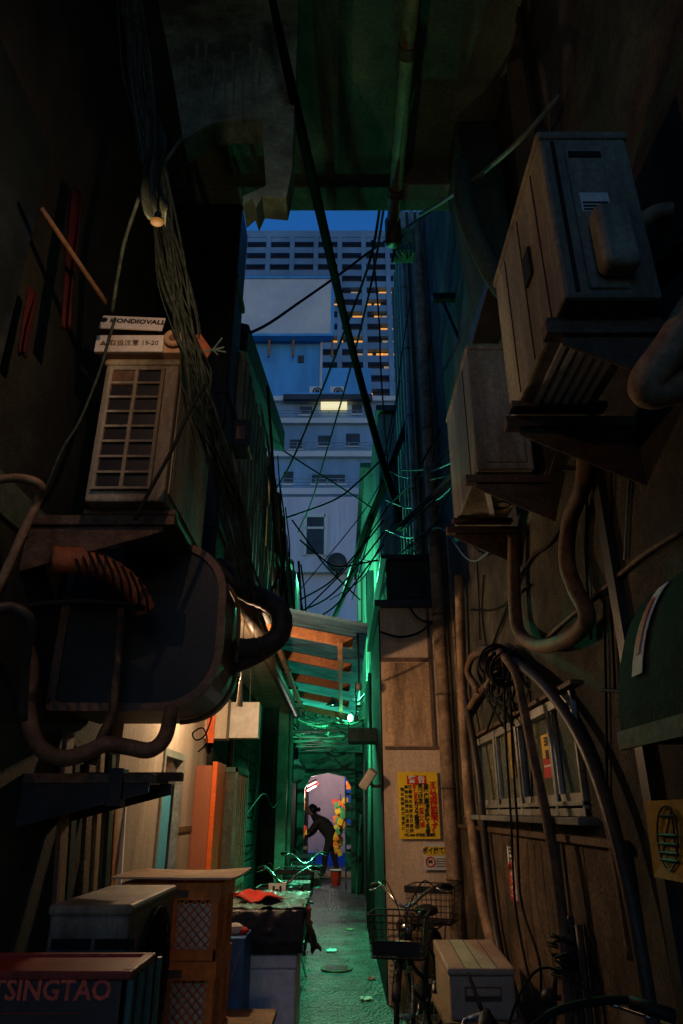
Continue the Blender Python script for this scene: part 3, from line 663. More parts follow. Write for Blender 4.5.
# green lit vertical signs
def lit_sign(px0, px1, py0, py1, Y, s, label):
    p, q_ = at(px0, py0, Y), at(px1, py1, Y); t = thing('light_box', label, 'lit sign', ((p.x+q_.x)/2, Y, q_.z))
    MB().box(p.x, q_.x, Y, Y+.18, q_.z, p.z).build('case', 'shopdk', t, bevel=.006)
    MB().box(p.x+.015, q_.x-.015, Y-.008, Y+.002, q_.z+.02, p.z-.02).build('lit_face', emis('sign_glow%d' % py0, (.25,1,.6), s, (.01,.03,.02)), t); return t
lit_sign(353, 361, 663, 706, 12.2, .3, 'blank glowing green white light box right of the awning rafters')
lit_sign(357, 362, 572, 622, 11.5, .08, 'slim glowing green light strip above the corrugated awning')

# ================================================================== RIGHT NEAR BUILDING
rb = thing('right_building', 'dark stuccoed building along the right with a long four pane window', 'building', (1.1, 3, 0))
X = 1.1
wy0, wy1, wz0, wz1 = 3.3, 5.85, 1.53, 2.08
q = MB(); q.box(X, 4, -2.5, wy0, 0, 9); q.box(X, 4, wy1, 7.1, 0, 9); q.box(X, 4, wy0, wy1, wz1, 9); q.box(X, 4, wy0, wy1, 0, wz0); q.build('wall', 'stucco_dark', rb)
q = MB(); yb = 2.9
while yb < 6.9:
    wd = random.uniform(.45, .75); q.box(X-.022, X-.001, yb, min(yb+wd-.012, 6.95), .0, 1.42); yb += wd
q.build('boarding', 'board', rb, bevel=.003)
MB().box(X-.05, X-.001, 2.9, 6.95, 1.42, 1.45).build('dado_rail', 'steel', rb)
MB().box(X-.09, X+.1, wy0-.1, wy1+.1, 1.495, 1.528).build('sill', 'concrete', rb, bevel=.006)
wn = MB(); fw = .04
wn.box(X-.02, X+.05, wy0, wy1, wz1-.05, wz1); wn.box(X-.02, X+.05, wy0, wy1, wz0, wz0+.035); wn.box(X-.03, X+.05, wy0, wy1, wz0+.045, wz0+.065)
ys = [wy0, 3.72, 4.45, 5.1, wy1]
for y in ys: wn.box(X-.024, X+.05, max(wy0, y-fw/2), min(wy1, y+fw/2), wz0+.001, wz1-.001)
wn = wn.build('window', 'alu', rb, bevel=.003)
for i in range(4): MB().box(X+.012+.014*(i % 2), X+.02+.014*(i % 2), ys[i]+.015, ys[i+1]-.015, wz0+.06, wz1-.045).build('pane', 'glass', wn)
q = MB()
for i in range(4): q.box(X-.012, X+.008, ys[i]+.02, ys[i]+.05, wz0+.06, wz1-.045); q.box(X-.012, X+.008, ys[i+1]-.05, ys[i+1]-.02, wz0+.06, wz1-.045); q.box(X-.012, X+.008, ys[i]+.02, ys[i+1]-.02, wz0+.06, wz0+.10)
q.build('sash', 'alu', wn)
MB().box(X-.045, X, wy0-.1, wy1+.1, wz1+.01, wz1+.03).build('drip_ledge', 'steel', rb)
MB().box(X-.035, X, 2.55, 2.62, 0, 6).build('pilaster_joint', 'black', rb)
def on_wall_rect(px0, py0, px1, py1, Xw):
    a, b_ = atX(px0, py0, Xw), atX(px1, py1, Xw); return a, b_
# window sticker
sk = thing('window_sticker', 'yellow and red sticker on the third window pane from the alley end', 'sticker', atX(550,775,X))
a, b_ = atX(541, 736, X-.001), atX(556, 777, X-.001)
MB().box(X-.004, X+.004, b_.y, a.y, b_.z+.1, a.z).build('upper_field', 'yellow', sk); MB().box(X-.005, X+.003, b_.y, a.y, b_.z, b_.z+.098).build('lower_field', 'inkred', sk)
sz = (a.z-b_.z)
text('ヨ1', sz*.26, 'ink', sk, facing_left(Vector((X-.006, (a.y+b_.y)/2, b_.z+sz*.82))), bold=.003); text('BII', sz*.26, 'ink', sk, facing_left(Vector((X-.006, (a.y+b_.y)/2, b_.z+sz*.52))), bold=.003)
MB().box(X-.0065, X-.004, b_.y+.1*(a.y-b_.y), a.y-.1*(a.y-b_.y), b_.z+.055, b_.z+.065).build('print_line', 'inkwhite', sk)
s2 = atX(512, 755, X); tag(MB().box(X-.003, X+.004, s2.y-.06, s2.y+.06, 1.75, 2.08).build('window_sticker', 'dullyellow'), 'faded dull yellow strip on the second window pane behind wires', 'sticker')
# vertical poster
vp = thing('wall_poster', 'narrow white poster with red ring on the brown boards below the window', 'poster', atX(512,900,X-.03))
a, b_ = atX(507, 846, X-.026), atX(518, 901, X-.026); yc = (a.y+b_.y)/2
MB().box(X-.028, X-.023, b_.y, a.y, b_.z, a.z).build('paper', 'paper', vp)
hz = a.z-b_.z
text('自\n転', .10, 'ink', vp, facing_left(Vector((X-.03, yc, b_.z+hz*.8))), bold=.002); text('駐輪\n禁止', .075, 'inkred', vp, facing_left(Vector((X-.03, yc, b_.z+hz*.18))), bold=.002)
MB().ring((X-.03, yc, b_.z+hz*.48), (1,0,0), .06, .008, 24, 4).build('red_ring', 'inkred', vp)
# paper with drawing at the right edge
dp = thing('drawing_paper', 'dull yellow paper with a striped oval drawing at the right edge', 'paper notice', at(664,880,2.35))
c4 = [at(645,801,2.42), at(690,799,2.2), at(690,884,2.2), at(654,877,2.42)]
MB().prism(c4, (.01,.004,0)).build('sheet', 'dullyellow', dp)
nrm = (c4[1]-c4[0]).cross(c4[3]-c4[0]).normalized(); 
if nrm.y > 0: nrm = -nrm
def dpt(u_, v): return c4[0].lerp(c4[1], u_).lerp(c4[3].lerp(c4[2], u_), v) + nrm*.004
q = MB(); q.tube([dpt(.5 + .25*math.cos(t), .48 + .40*math.sin(t)) for t in [2*math.pi*i/28 for i in range(29)]], .003, 5, 1, False); q.tube([dpt(.62,.12), dpt(.35,.7)], .003, 5, 1, False); q.tube([dpt(.62,.12), dpt(.72,.7)], .003, 5, 1, False); q.tube([dpt(.3,.2), dpt(.7,.2)], .003, 5, 1, False)
q.build('oval_drawing', 'ink', dp)
q = MB()
for v in (.45,.56,.67,.76): q.tube([dpt(.28,v), dpt(.74,v)], .005, 4, 1, False)
q.build('stripe', 'ink', dp)
# rounded hood
hd = thing('rounded_hood', 'dark green rounded wall hood with a pale label at the right edge', 'hood', (.95, 1.7, 1.73))
prof = [(.82 + .28*(1-math.cos(R(90)*k/10)), 1.73 + .50*math.sin(R(90)*k/10)) for k in range(11)]
MB().prism([(x, 2.1, z) for x, z in prof] + [(1.1, 2.1, 1.73)], (0, -1.0, 0)).build('shell', 'hood', hd)
MB().box(.812, .826, 1.1, 2.11, 1.715, 1.765).build('lip', mat('chipped_lip', (.10,.08,.055), .7, .5, 14, bump=.3, dirt=(.03,.03,.025), dirt_amt=.95), hd)
def hs(t, y): return Vector((.82 + .28*(1-math.cos(R(90)*t)) - .006, y, 1.73 + .50*math.sin(R(90)*t) + .003))
MB().sheet(lambda u_, v: hs(.22 + .45*v, 1.98 - .07*u_ ), 2, 8).build('label', 'paper', hd, solid=.002)
MB().sheet(lambda u_, v: hs(.3 + .28*v, 1.96 - .03*u_) + Vector((-.004,0,.002)), 2, 8).build('label_print', 'inkred', hd)
# ------------------------------------------------ right pipes
def wallpipe(name, pts, r, m, label, seg=12, clamps=()):
    t = thing(name, label, 'pipe', pts[-1]); MB().tube(pts, r, seg, 8).build('pipe', m, t, smooth=True)
    if clamps:
        q = MB()
        for c, ax in clamps: q.ring(c, ax, r+.004, .008, 20, 5)
        each(q, 'clamp', 'steel', t)
    return t
pxv = lambda x, y, Y: at(x, y, Y)
mp_ = [at(455,945,6.85), at(452,840,6.85), at(450,700,6.85), at(446,560,6.85), at(438,380,6.85), at(430,250,6.85)]
wallpipe('drainpipe', [Vector((mp_[1].x, 6.85, .0)), Vector((mp_[1].x, 6.85, 2)), Vector((mp_[1].x, 6.85, 4)), Vector((mp_[1].x, 6.85, 8.8))], .066, 'pipe', 'widest tan drainpipe rising the full height at the wall corner', 16, [((mp_[1].x, 6.85, z), (0,0,1)) for z in (1.0,1.75,2.6,3.4,4.6,5.6)])
x2 = at(464,750,6.6).x
wallpipe('drainpipe', [Vector((x2, 6.6, 0)), Vector((x2, 6.6, 1.8)), Vector((x2, 6.6, 4.2))], .035, 'pipe', 'slim tan pipe just right of the widest drainpipe', 12, [((x2, 6.6, z), (0,0,1)) for z in (.9,1.5,2.3,3.1)])
x3 = at(470,750,6.4).x+.02
wallpipe('drainpipe', [Vector((x3, 6.4, 0)), Vector((x3, 6.4, 4.2))], .022, 'pipedk', 'dark thin riser beside the two tan pipes', 10)
wallpipe('flexible_hose', PR(1.03, (459,575),(461,640),(463,700),(467,770),(474,840),(484,910),(500,965),(512,1000)), .042, 'pipe', 'bent tan hose sweeping from the pipes down behind the beige box', 12)
wallpipe('flexible_hose', PR(1.03, (466,700),(478,770),(486,850),(496,930),(510,990),(528,1030)), .028, 'pipedk', 'dark hose following the bent tan hose down the boards', 10)
wallpipe('u_pipe', PR(1.03, (514,535),(514,575),(516,618),(522,636),(540,646),(564,641),(584,626),(586,610),(575,588),(567,560),(570,520),(583,485),(586,450)), .037, 'pipe2', 'fat brown pipe making a U on the right wall above the window', 14)
wallpipe('flexible_hose', PR(0.985, (500,652),(515,672),(523,705),(533,755),(546,815),(557,880),(564,945),(570,1040)), .025, 'pipe2', 'brown hose hanging across the window and taped near the floor', 12)
wallpipe('flexible_hose', PR(1.03, (476,655),(484,648),(500,654),(520,665),(548,690),(580,738),(605,800),(624,870),(640,950),(655,1040)), .026, 'pipedk', 'thick dark hose arching from the coil to the lower right', 12)
wallpipe('flexible_hose', PR(1.075, (505,660),(540,680),(575,725),(600,790),(618,870),(632,960)), .02, 'pipe2', 'thin brown hose running along the thick dark hose', 10)
wallpipe('meter_pipe', [Vector((1.05, 3.72, 0)), Vector((1.05, 3.72, 1.0)), Vector((1.05, 3.72, 1.46))], .018, 'pipegr', 'straight thin grey pipe from window sill to floor', 10)
wallpipe('meter_pipe', [Vector((1.03, 3.55, 0)), Vector((1.03, 3.55, .95)), Vector((1.03, 3.55, 1.12))], .016, 'pipedk', 'short dark capped pipe standing before the lower boards', 10, [((1.03,3.55,1.08),(0,0,1))])
wallpipe('meter_pipe', [Vector((1.03, 3.44, 0)), Vector((1.03, 3.44, 1.1))], .016, 'pipedk', 'second short dark pipe right beside the capped one', 10)
# tape wraps
q = MB()
for i in range(14): 
    c = atX(564 + random.uniform(-5,5), 935 + i*3.2, .985); q.tube([c + Vector((-.05,random.uniform(-.02,.02),random.uniform(-.03,.03))), c + Vector((0,-.045,0)), c + Vector((.05,0,random.uniform(-.03,.03)))], .006, 5, 4)
tag(q.build('twine_wrap', 'wire', smooth=True), 'black twine knotted round the brown hanging hose', 'twine')
wallpipe('large_pipe', PX((700,300,1.55),(672,345,1.6),(648,378,1.65),(650,392,1.68),(675,388,1.7),(700,384,1.7)), .05, 'pipe', 'big tan pipe with an elbow at the right edge under the near condenser', 16)
wallpipe('large_pipe', PX((628,236,1.75),(642,222,1.72),(662,212,1.7),(700,212,1.66)), .03, 'pipe', 'short tan pipe entering the right edge beside the valve cover', 14)
# hose coil
q = MB()
for i in range(9):
    c = atX(492 + i*2, 658 + i*1.5, 1.0); q.ring(c, (random.uniform(-.4,.4), 1, random.uniform(-.4,.4)), .10 + .02*random.random(), .008, 24, 6, ry=.07 + .04*random.random())
for i in range(12): q.tube(PR(1.03, (500 + random.uniform(-14,14),650),(500 + random.uniform(-16,16),690),(500 + random.uniform(-16,20),715 + random.uniform(-15,20))), .009, 5, 5)
tag(q.build('cable_coil', 'wire', smooth=True), 'coiled black cables hung on the right wall above the window', 'cable coil')
q = MB().tube(PR(1.02, (478,690),(468,672),(474,655),(492,652),(500,662)), .028, 10, 8); q.tube(PR(1.05, (466,715),(478,695),(490,683),(500,670)), .028, 10, 8)
tag(q.build('pipe_elbow', 'pipe2', smooth=True), 'knotted brown pipe elbows left of the black cable coil', 'pipe')
# thin wires before window
for i, (x, lab) in enumerate(((509,'left thin black wire dangling before the window'),(515,'right thin black wire dangling before the window'))):
    cable(PR(1.0, (x-6,650),(x-3,740),(x+2,820),(x+6,900),(x+16 + 8*i,960),(x+26,1000)), .007, lab)
cable(PR(1.085, (683,530),(640,558),(600,592),(560,626),(545,640)), .01, 'taut cable slanting up the right wall from the U shaped pipe', 'pipe2')
cable(PR(1.09, (625,560),(628,500),(632,450)), .006, 'thin upright wire on the right wall below the elbow pipe', 'wiregr')
cable(PR(1.08, (490,652),(510,600),(530,560),(548,545),(566,520)), .01, 'black cable climbing beside the U shaped pipe to the bracket')
# rectangular dark duct upper right
du = thing('wall_duct', 'dark tapering duct on the upper right wall under the concrete deck', 'duct', (.95, 3.6, 4.2))
MB().prism([(.80,3.3,6.0),(1.09,3.3,6.0),(1.09,3.3,4.6),(.93,3.3,4.6)], (0,.55,0)).build('body', 'dkgreen', du, bevel=.01)
MB().box(.9, 1.09, 3.28, 3.87, 4.52, 4.6).build('collar', 'black', du, bevel=.006)
MB().tube([(.75,3.0,5.2),(.72,2.9,4.7),(.85,2.9,4.2),(1.05,2.95,4.0)], .06, 12, 8).build('flexible_tail', 'dkgreen', du, smooth=True)
ub = thing('steel_strut', 'dark steel strut sticking out of the right wall above the second condenser', 'strut', (.95,4.8,4.9))
c = at(432,298,5.2); MB().bar((c.x, c.y, c.z), (1.12, c.y+.05, c.z+.05), .06, .07).build('bar', 'black', ub); MB().bar((c.x+.1, c.y+.02, c.z-.03), (1.12, c.y+.05, c.z-.5), .03, .03).build('stay', 'black', ub)

# ================================================================== JUTTING SHED + RIGHT BUILDINGS
jw = thing('stained_shed', 'stained beige panel shed facing the camera beyond the right window', 'shed', (.75, 8, 0))
jx0, jy = .41, 7.12
top = 3.55
MB().box(jx0, 1.1, jy, 9.3, 0, top).build('wall', 'jut', jw)
z1_, z2_ = at(400,660,jy).z, at(400,748,jy).z
q = MB(); q.box(jx0-.003, .93, jy-.022, jy-.001, z1_-.02, z1_+.02); q.box(jx0+.02, 1.0, jy-.03, jy-.001, z2_-.012, z2_+.012); q.box(.90, .93, jy-.024, jy-.001, z2_, top); q.build('seam_strip', 'rim', jw)
MB().box(jx0-.06, 1.1, jy-.08, 9.3, top, top+.07).build('roof', 'black', jw)
MB().box(jx0+.03, .9, jy-.012, jy-.001, z2_+.02, z1_-.03).build('rust_panel', mat('rust_panel', (.72,.46,.26), .9, .3, 5, bump=.5, dirt=(.10,.055,.028), dirt_amt=.8, streak=True), jw)
q = MB()
for i in range(14): q.box(jx0+.01, .8, jy-.02, jy-.001, .05+i*.045, .05+i*.045+.03)
q.build('vent_louvre', 'jut', jw)
cable(PX((380,632,7.0),(400,637,7.0),(420,632,7.0),(436,618,6.95),(450,600,6.9)), .013, 'black cable sagging across the top of the stained shed wall')
cable(PX((408,605,7.0),(418,618,7.0),(430,622,7.0),(443,615,6.95)), .012, 'short black cable loop hanging above the stained shed wall')
# poster warning
po = thing('warning_poster', 'large yellow warning poster in vertical lettering on the stained shed wall', 'poster', at(419,838,jy))
a, b_ = at(397.5,772,jy-.03), at(440.5,839,jy-.03); pw, ph = b_.x-a.x, a.z-b_.z
MB().box(a.x, b_.x, jy-.032, jy-.026, b_.z, a.z).build('sheet', 'yellow', po)
MB().box(a.x+pw*.23, a.x+pw*.72, jy-.035, jy-.0325, a.z-ph*.19, a.z-ph*.055).build('header', 'inkred', po)
def ptxt(body, u_, v, size, m, bold=0, line=1.0, sx=1): return text(body, size, m, po, facing_cam(Vector((a.x+pw*u_, jy-.0365, a.z-ph*v))), bold=bold, line=line, sx=sx)
ptxt('警 告', .475, .122, .07, 'inkwhite', .002)
vert = lambda s: '\n'.join(s)
ptxt(vert('不法投棄は犯罪です！'), .875, .55, .058, 'inkred', .0025, .78, 1.2)
ptxt(vert('産業廃棄物を捨てる者'), .70, .56, .05, 'ink', .002, .88)
ptxt(vert('見つけ次'), .555, .335, .05, 'ink', .002, .88); ptxt(vert('第警察へ通'), .565, .66, .046, 'inkred', .002, .88)
ptxt(vert('報します'), .43, .34, .05, 'inkred', .002, .88); ptxt(vert('カメラ監視中'), .44, .66, .046, 'ink', .002, .88)
for k, u_ in enumerate((.30, .20, .10)): ptxt(vert('廃棄物の処理及び清掃に'[k:k+10]), u_, .56, .036, 'ink', .0008, 1.18)
ptxt('TEL 000 市役所 環境課', .5, .945, .03, 'ink', .001)
wn_ = thing('litter_notice', 'small white no littering notice below the yellow warning poster', 'notice', at(436,868,jy))
a, b_ = at(423,843,jy-.03), at(450,870,jy-.03); nw, nh = b_.x-a.x, a.z-b_.z
MB().box(a.x, b_.x, jy-.030, jy-.025, b_.z, a.z).build('sheet', 'paper', wn_)
MB().box(a.x+.01, b_.x-.008, jy-.032, jy-.0302, a.z-nh*.46, a.z-nh*.14).build('title_band', 'yellow', wn_)
text('ポイ捨て禁', .062, 'ink', wn_, facing_cam(Vector((a.x+nw*.5, jy-.034, a.z-nh*.3))), bold=.002, sx=.82)
c = Vector((a.x+nw*.26, jy-.033, b_.z+nh*.30)); q = MB(); q.ring(c, (0,1,0), .04, .006, 24, 5); q.bar(c + Vector((-.028,0,.028)), c + Vector((.028,0,-.028)), .006, .008, (0,1,0)); q.build('prohibition_mark', 'inkred', wn_)
q = MB().box(c.x-.018, c.x+.018, jy-.032, jy-.0305, c.z-.012, c.z+.012); q.build('cigarette_mark', 'ink', wn_)
q = MB()
for i in range(4): q.box(a.x+nw*.48, b_.x-.02, jy-.032, jy-.0303, b_.z+nh*(.12+.09*i), b_.z+nh*(.15+.09*i))
q.build('print_line', 'ink', wn_)
# security lamp
sl_ = thing('unlit_floodlight', 'unlit beige floodlight head on the left corner of the stained shed', 'floodlight', at(369,785,7.0))
c = at(368, 779, 7.0); MB().obox(Matrix.Translation(c) @ Matrix.Rotation(R(35), 4, 'Y') @ Matrix.Rotation(R(20), 4, 'X'), .09, .1, .2).build('head', 'beige', sl_, bevel=.02)
MB().tube([c, c + Vector((.05,.05,-.06)), Vector((jx0, 7.2, c.z-.05))], .014, 8, 5).build('arm', 'pipe', sl_, smooth=True)
vb = thing('green_vent_box', 'dark green vent box jutting into the alley above the floodlight', 'vent', at(366,735,8))
c = at(366,736,8.2); MB().box(c.x-.2, jx0, 8.1, 8.5, c.z-.07, c.z+.08).build('box', 'dkgreen', vb, bevel=.01)
q = MB()
for i in range(6): q.box(c.x-.206, c.x-.199, 8.12+i*.06, 8.15+i*.06, c.z-.06, c.z+.07)
q.build('louvre', 'black', vb)
# small dark room above the shed
br = thing('roof_room', 'low dark green box room on the stained shed roof', 'building', (.8, 8, 3.6))
MB().box(.50, 1.09, 7.3, 9.2, 3.63, 4.15).build('wall', 'dkgreen', br); MB().box(.44, 1.09, 7.22, 9.25, 4.15, 4.2).build('roof', 'black', br); MB().box(.75, .95, 7.28, 7.3, 3.72, 3.98).build('window', 'darkglass', br)
# R2 tall
r2 = thing('pale_green_house', 'tall pale green ribbed house rising beyond the stained shed', 'building', (1.5, 10, 0))
MB().box(.60, 3, 9.4, 11.6, 0, 7.4).build('wall', 'paleg', r2)
q = MB()
for i in range(9): x = .62 + i*.11; q.box(x, x+.035, 9.375, 9.4, 0, 7.38)
for i in range(9): y = 9.45 + i*.24; q.box(.578, .6, y, y+.05, 0, 7.38)
q.build('rib', 'paleg', r2)
MB().box(.78, 1.3, 9.33, 9.375, 5.5, 6.6).build('window', 'darkglass', r2)
MB().box(.55, 3, 9.3, 11.65, 7.4, 7.5).build('eave', 'roofdk', r2)
r2b = thing('slatted_house', 'bluish house with vertical strips at the upper right of the sky gap', 'building', (1.2, 7.2, 4.2))
MB().box(.86, 3, 7.3, 9.2, 4.22, 9.5).build('wall', 'dkgreen', r2b)
q = MB()
for i, (x, w) in enumerate(((.86,.05),(.96,.07),(1.07,.04),(1.14,.05))): q.box(x, x+w, 7.25, 7.3, 4.22, 9.48)
for i in range(5): q.box(.835, .86, 7.35+i*.38, 7.42+i*.38, 4.22, 9.48)
q.build('strip', 'paleg', r2b)
MB().box(.84, .86, 7.5, 8.3, 5.2, 6.4).build('window', 'darkglass', r2b)
for px_, Yp, rr, lab in ((408, 7.0, .03, 'thin bluish pipe rising on the slatted house beside the sky gap'), (421, 6.95, .022, 'second thin bluish pipe rising on the slatted house')):
    xx = at(px_, 330, Yp).x; wallpipe('drainpipe', [Vector((xx, 7.2, 4.25)), Vector((xx, 7.2, 6)), Vector((xx, 7.2, 9.4))], rr, 'pipegr', lab, 10, [((xx, 7.2, z), (0,0,1)) for z in (5, 6, 7, 8)])
tc = thing('green_lantern_box', 'mossy green meter cluster hanging at the end of the deck pipe', 'meter box', at(402,240,5.0))
c = at(403,236,5.0); MB().box(c.x-.09, c.x+.12, 5.0, 5.2, c.z-.16, c.z+.12).build('box', mat('moss_green', (.12,.28,.12), .7, .5, 14, bump=.6, dirt=(.02,.04,.02)), tc, bevel=.02)
q = MB()
for i in range(6): q.tube([c + Vector((-.08+.03*i, 0, -.1)), c + Vector((-.1+.04*i, -.03, -.22)), c + Vector((.03*i-.06, 0, -.3 + .04*(i % 3)))], .012, 6, 4)
q.build('stub', 'greenpaint', tc)
MB().tube(PX((392,262,4.9),(396,246,4.9),(402,236,4.95)), .012, 6, 4).build('arm', 'wire', tc)
r4 = thing('far_right_house', 'far right house of pale cladding above the covered passage', 'building', (.5, 14, 0))
MB().box(.46, 3.5, 11.7, 18.5, 0, 3.3).build('lower_wall', 'dkgreen', r4); MB().box(.46, 3.5, 11.7, 18.5, 3.302, 7.6).build('wall', 'paleg', r4)
q = MB()
for i in range(20): q.box(.44, .46, 11.8+i*.33, 11.86+i*.33, 3.31, 7.55)
q.build('batten', 'paleg', r4)
MB().box(.36, 3.5, 11.65, 18.6, 7.6, 7.7).build('eave', 'roofdk', r4)
ex = MB().box(jx0, 1.2, 9.32, 9.38, 0, 3.4); 
# lower right alley side wall
MB().box(jx0-.014, jx0-.001, jy+.02, 9.3, .02, top-.02).build('added_dark_panel', 'shopdk', jw)  # dark sheet added so the shed's side shows less of the green light
lw = thing('green_side_wall', 'green lit boarded side wall between the shed and the covered passage', 'wall', (.45, 10, 0))
MB().box(.42, .6, 9.31, 11.68, 0, 3.5).build('wall', 'shopdk', lw)
q = MB()
for i in range(7): q.cyl((.39, 9.5+i*.32, 0), (.39, 9.5+i*.32, 3.3), .025, 8)
q.build('conduit', 'dkgreen', lw, smooth=True)

# ================================================================== COVERED PASSAGE
pa = thing('covered_passage', 'green lit covered passage with a beam front at the alley end', 'passage', (-.3, 16, 0))
MB().box(-1.15, -.95, 16.05, 21.5, 0, 2.75).build('left_wall', 'dkgreen', pa); MB().box(.30, .46, 16.05, 21.5, 0, 2.75).build('right_wall', 'dkgreen', pa)
MB().box(-1.15, .46, 15.9, 21.5, 2.75, 2.9).build('ceiling', 'paleg', pa)
MB().box(-1.15, .46, 15.9, 16.04, 2.9, 5.0).build('front_wall', 'paleg', pa)
q = MB()
for i in range(7): q.bar((-.95, 16+i*.8, 2.70), (.3, 16+i*.8, 2.70), .06, .1)
each(q, 'joist', 'greenpaint', pa)
MB().prism([(-.95,15.95,0),(-.95,15.95,2.75),(.3,15.95,2.75),(.3,15.95,0),(.2,15.95,0),(.2,15.95,2.05),(.08,15.95,2.25),(-.3,15.95,2.33),(-.66,15.95,2.25),(-.80,15.95,2.0),(-.80,15.95,0)], (0,.08,0)).build('arch', 'greenpaint', pa)
q = MB()
for i in range(70):
    p_ = Vector((random.uniform(-.8,.36), random.uniform(11.6,15.4), random.uniform(2.75,3.35))); 
    d_ = Vector((random.uniform(-1,1), random.uniform(-.6,.6), random.uniform(-.16,.16))); e_ = p_ + d_*random.uniform(.3,1)
    e_.x = max(-.85, min(.4, e_.x)); q.tube([p_, (p_+e_)/2 + Vector((0,0,-.05)), e_], random.choice((.006,.01,.02)), 5, 4)
for i in range(10): q.bar((-.9, 11.6+i*.4, 2.75+.05*math.sin(i*3)), (.4, 11.7+i*.4, 2.80+.05*math.sin(i*2)), .05, .03)
tag(q.build('lattice_trellis', 'greenpaint'), 'green tangle of battens and wires roofing the alley before the passage', 'trellis')
for k, (x0_, y0_, lab) in enumerate(((-.62, 12.6, 'left drooping knot of black wires under the green trellis'), (-.36, 13.0, 'middle drooping knot of black wires before the passage'), (.12, 12.4, 'right drooping swag of black wires below the light box'))):
    q = MB()
    for i in range(12): q.tube([Vector((x0_+random.uniform(-.12,.12), y0_, 4.0)), Vector((x0_+random.uniform(-.06,.06), y0_-.1, 3.55)), Vector((x0_+random.uniform(-.12,.15), y0_-.05, 3.2+random.uniform(-.1,.15)))], .014, 5, 6)
    q.ball((x0_, y0_-.1, 3.35), .09, 8, 6)
    tag(q.build('wire_knot', 'wire', smooth=True), lab, 'wires', 'drooping wire knots before the passage')
# oval disc
od_ = thing('oval_mirror', 'grey oval traffic mirror on the left of the passage mouth', 'mirror', at(297,785,14.5))
MB().ball(at(297,771,14.5), .17, 20, 12, (1,.25,1.35)).build('disc', 'pipegr', od_, smooth=True); MB().cyl(at(291,772,14.6), Vector((-.96,14.6,at(291,772,14.6).z)), .02, 8).build('arm', 'black', od_)
# shutter end
se = thing('shutter_building', 'building with a closed pink roller shutter and blue jambs at the passage end', 'building', (-.3, 24, 0))
MB().box(-4, 4, 24.0, 27, 0, 4.2).build('wall', 'bgwhite', se)
q = MB()
for i in range(44): q.box(-1.3, .45, 23.95, 23.985, .3+i*.065, .3+i*.065+.055)
q.build('shutter', 'shutter', se)
MB().box(-1.45, -1.18, 23.9, 23.99, .2, 3.2).build('jamb', 'cobalt', se); MB().box(.10, .32, 23.9, 23.99, .9, 3.2).build('jamb', 'cobalt', se)
MB().box(-1.3, .5, 23.85, 23.98, 0, .38).build('plinth', 'cobalt', se)
MB().bar((-.4,24,3.0), (-.4,22.4,2.85), .05, .05).build('added_lamp_arm', 'black', se); MB().box(-.5,-.3,22.3,22.5,2.79,2.86).build('added_lamp_head', 'white', se)  # arm and head are an added lamp fixture, unseen behind the arch
pl = at(312,787,16.9)
pf = thing('passage_lamp', 'tilted white twin tube lamp lit at the upper left of the passage', 'lamp', pl)
for dz in (0, .09): MB().bar(pl + Vector((-.12,0,-.08+dz)), pl + Vector((.1,0,.03+dz)), .05, .04).build('tube', emis('white_tube', (.7,1,.92), .32, (.3,.3,.3)), pf, bevel=.01)
MB().bar(pl + Vector((-.2,.05,-.05)), pl + Vector((.12,.05,.12)), .05, .14).build('housing', 'clothred', pf)
# hanging goods
def goods(px0, px1, py0, py1, Y, n, label, mats=('gyellow','gred','gorange','ggreen'), name='hanging_goods'):
    c = at((px0+px1)/2, py1, Y); t = thing(name, label, 'goods', c)
    pk = {m: MB() for m in mats}
    for i in range(n):
        v = (i+.5)/n; x = px0 + (px1-px0)*random.random(); y = py0 + (py1-py0)*v; p_ = at(x, y, Y + random.uniform(-.1,.1))
        M = Matrix.Translation(p_) @ Matrix.Rotation(random.uniform(-.5,.5), 4, 'Y'); pk[mats[i % len(mats)]].obox(M, random.uniform(.08,.16), .05, random.uniform(.09,.17))
    for m in mats:
        if pk[m].v: each(pk[m], 'packet', m, t, bevel=.01)
    MB().cyl(at((px0+px1)/2, py0-6, Y), c, .012, 6).build('rack', 'black', t)
goods(298, 304, 786, 812, 17.5, 14, 'red and orange packets hanging at the left of the passage mouth', ('gorange','gred','gyellow'))
goods(297, 304, 826, 838, 17.8, 7, 'yellow and red packets heaped on the bench before the person', ('gyellow','gred','gorange'))
goods(335, 346, 800, 832, 17.5, 24, 'bright yellow and red packets stacked at the right of the passage')
goods(335, 342, 832, 854, 17.6, 12, 'orange and yellow packets below the bright stack at right', ('gorange','gyellow'))
ol = thing('orange_lantern', 'orange red lantern hanging at the upper right of the passage', 'lantern', at(350,788,17))
MB().box(*(lambda p: (p.x-.09,p.x+.09,17,17.14,p.z-.09,p.z+.09))(at(350,785,17))).build('shade', emis('orange_lantern_glow', (1,.20,.03), .18), ol, bevel=.02); MB().cyl(at(350,781,17.07), at(350,774,17.07), .008, 6).build('cord', 'wire', ol)
rk = thing('red_bucket', 'small red bucket standing at the right of the passage', 'bucket', Vector((at(336,868,17.5).x, 17.5, 0)))
c = at(336,863,17.6); MB().tube([Vector((c.x,17.6,.02)), Vector((c.x,17.6,.32))], [.1,.13], 14, 1, False).build('body', 'gred', rk); MB().ring((c.x,17.6,.33), (0,0,1), .13, .012, 16, 5).build('rim', 'inkwhite', rk)
cbx = thing('green_shelf', 'green metal shelf stacked with boxes inside the passage at right', 'shelf', (.2,17,0))
q = MB()
for z in (.4,.9,1.4,1.9): q.box(.08,.30,16.2,17.3,z,z+.03)
for y in (16.2,17.26): q.box(.08,.11,y,y+.03,0,2.1)
q.build('frame', 'greenpaint', cbx)
q = MB()
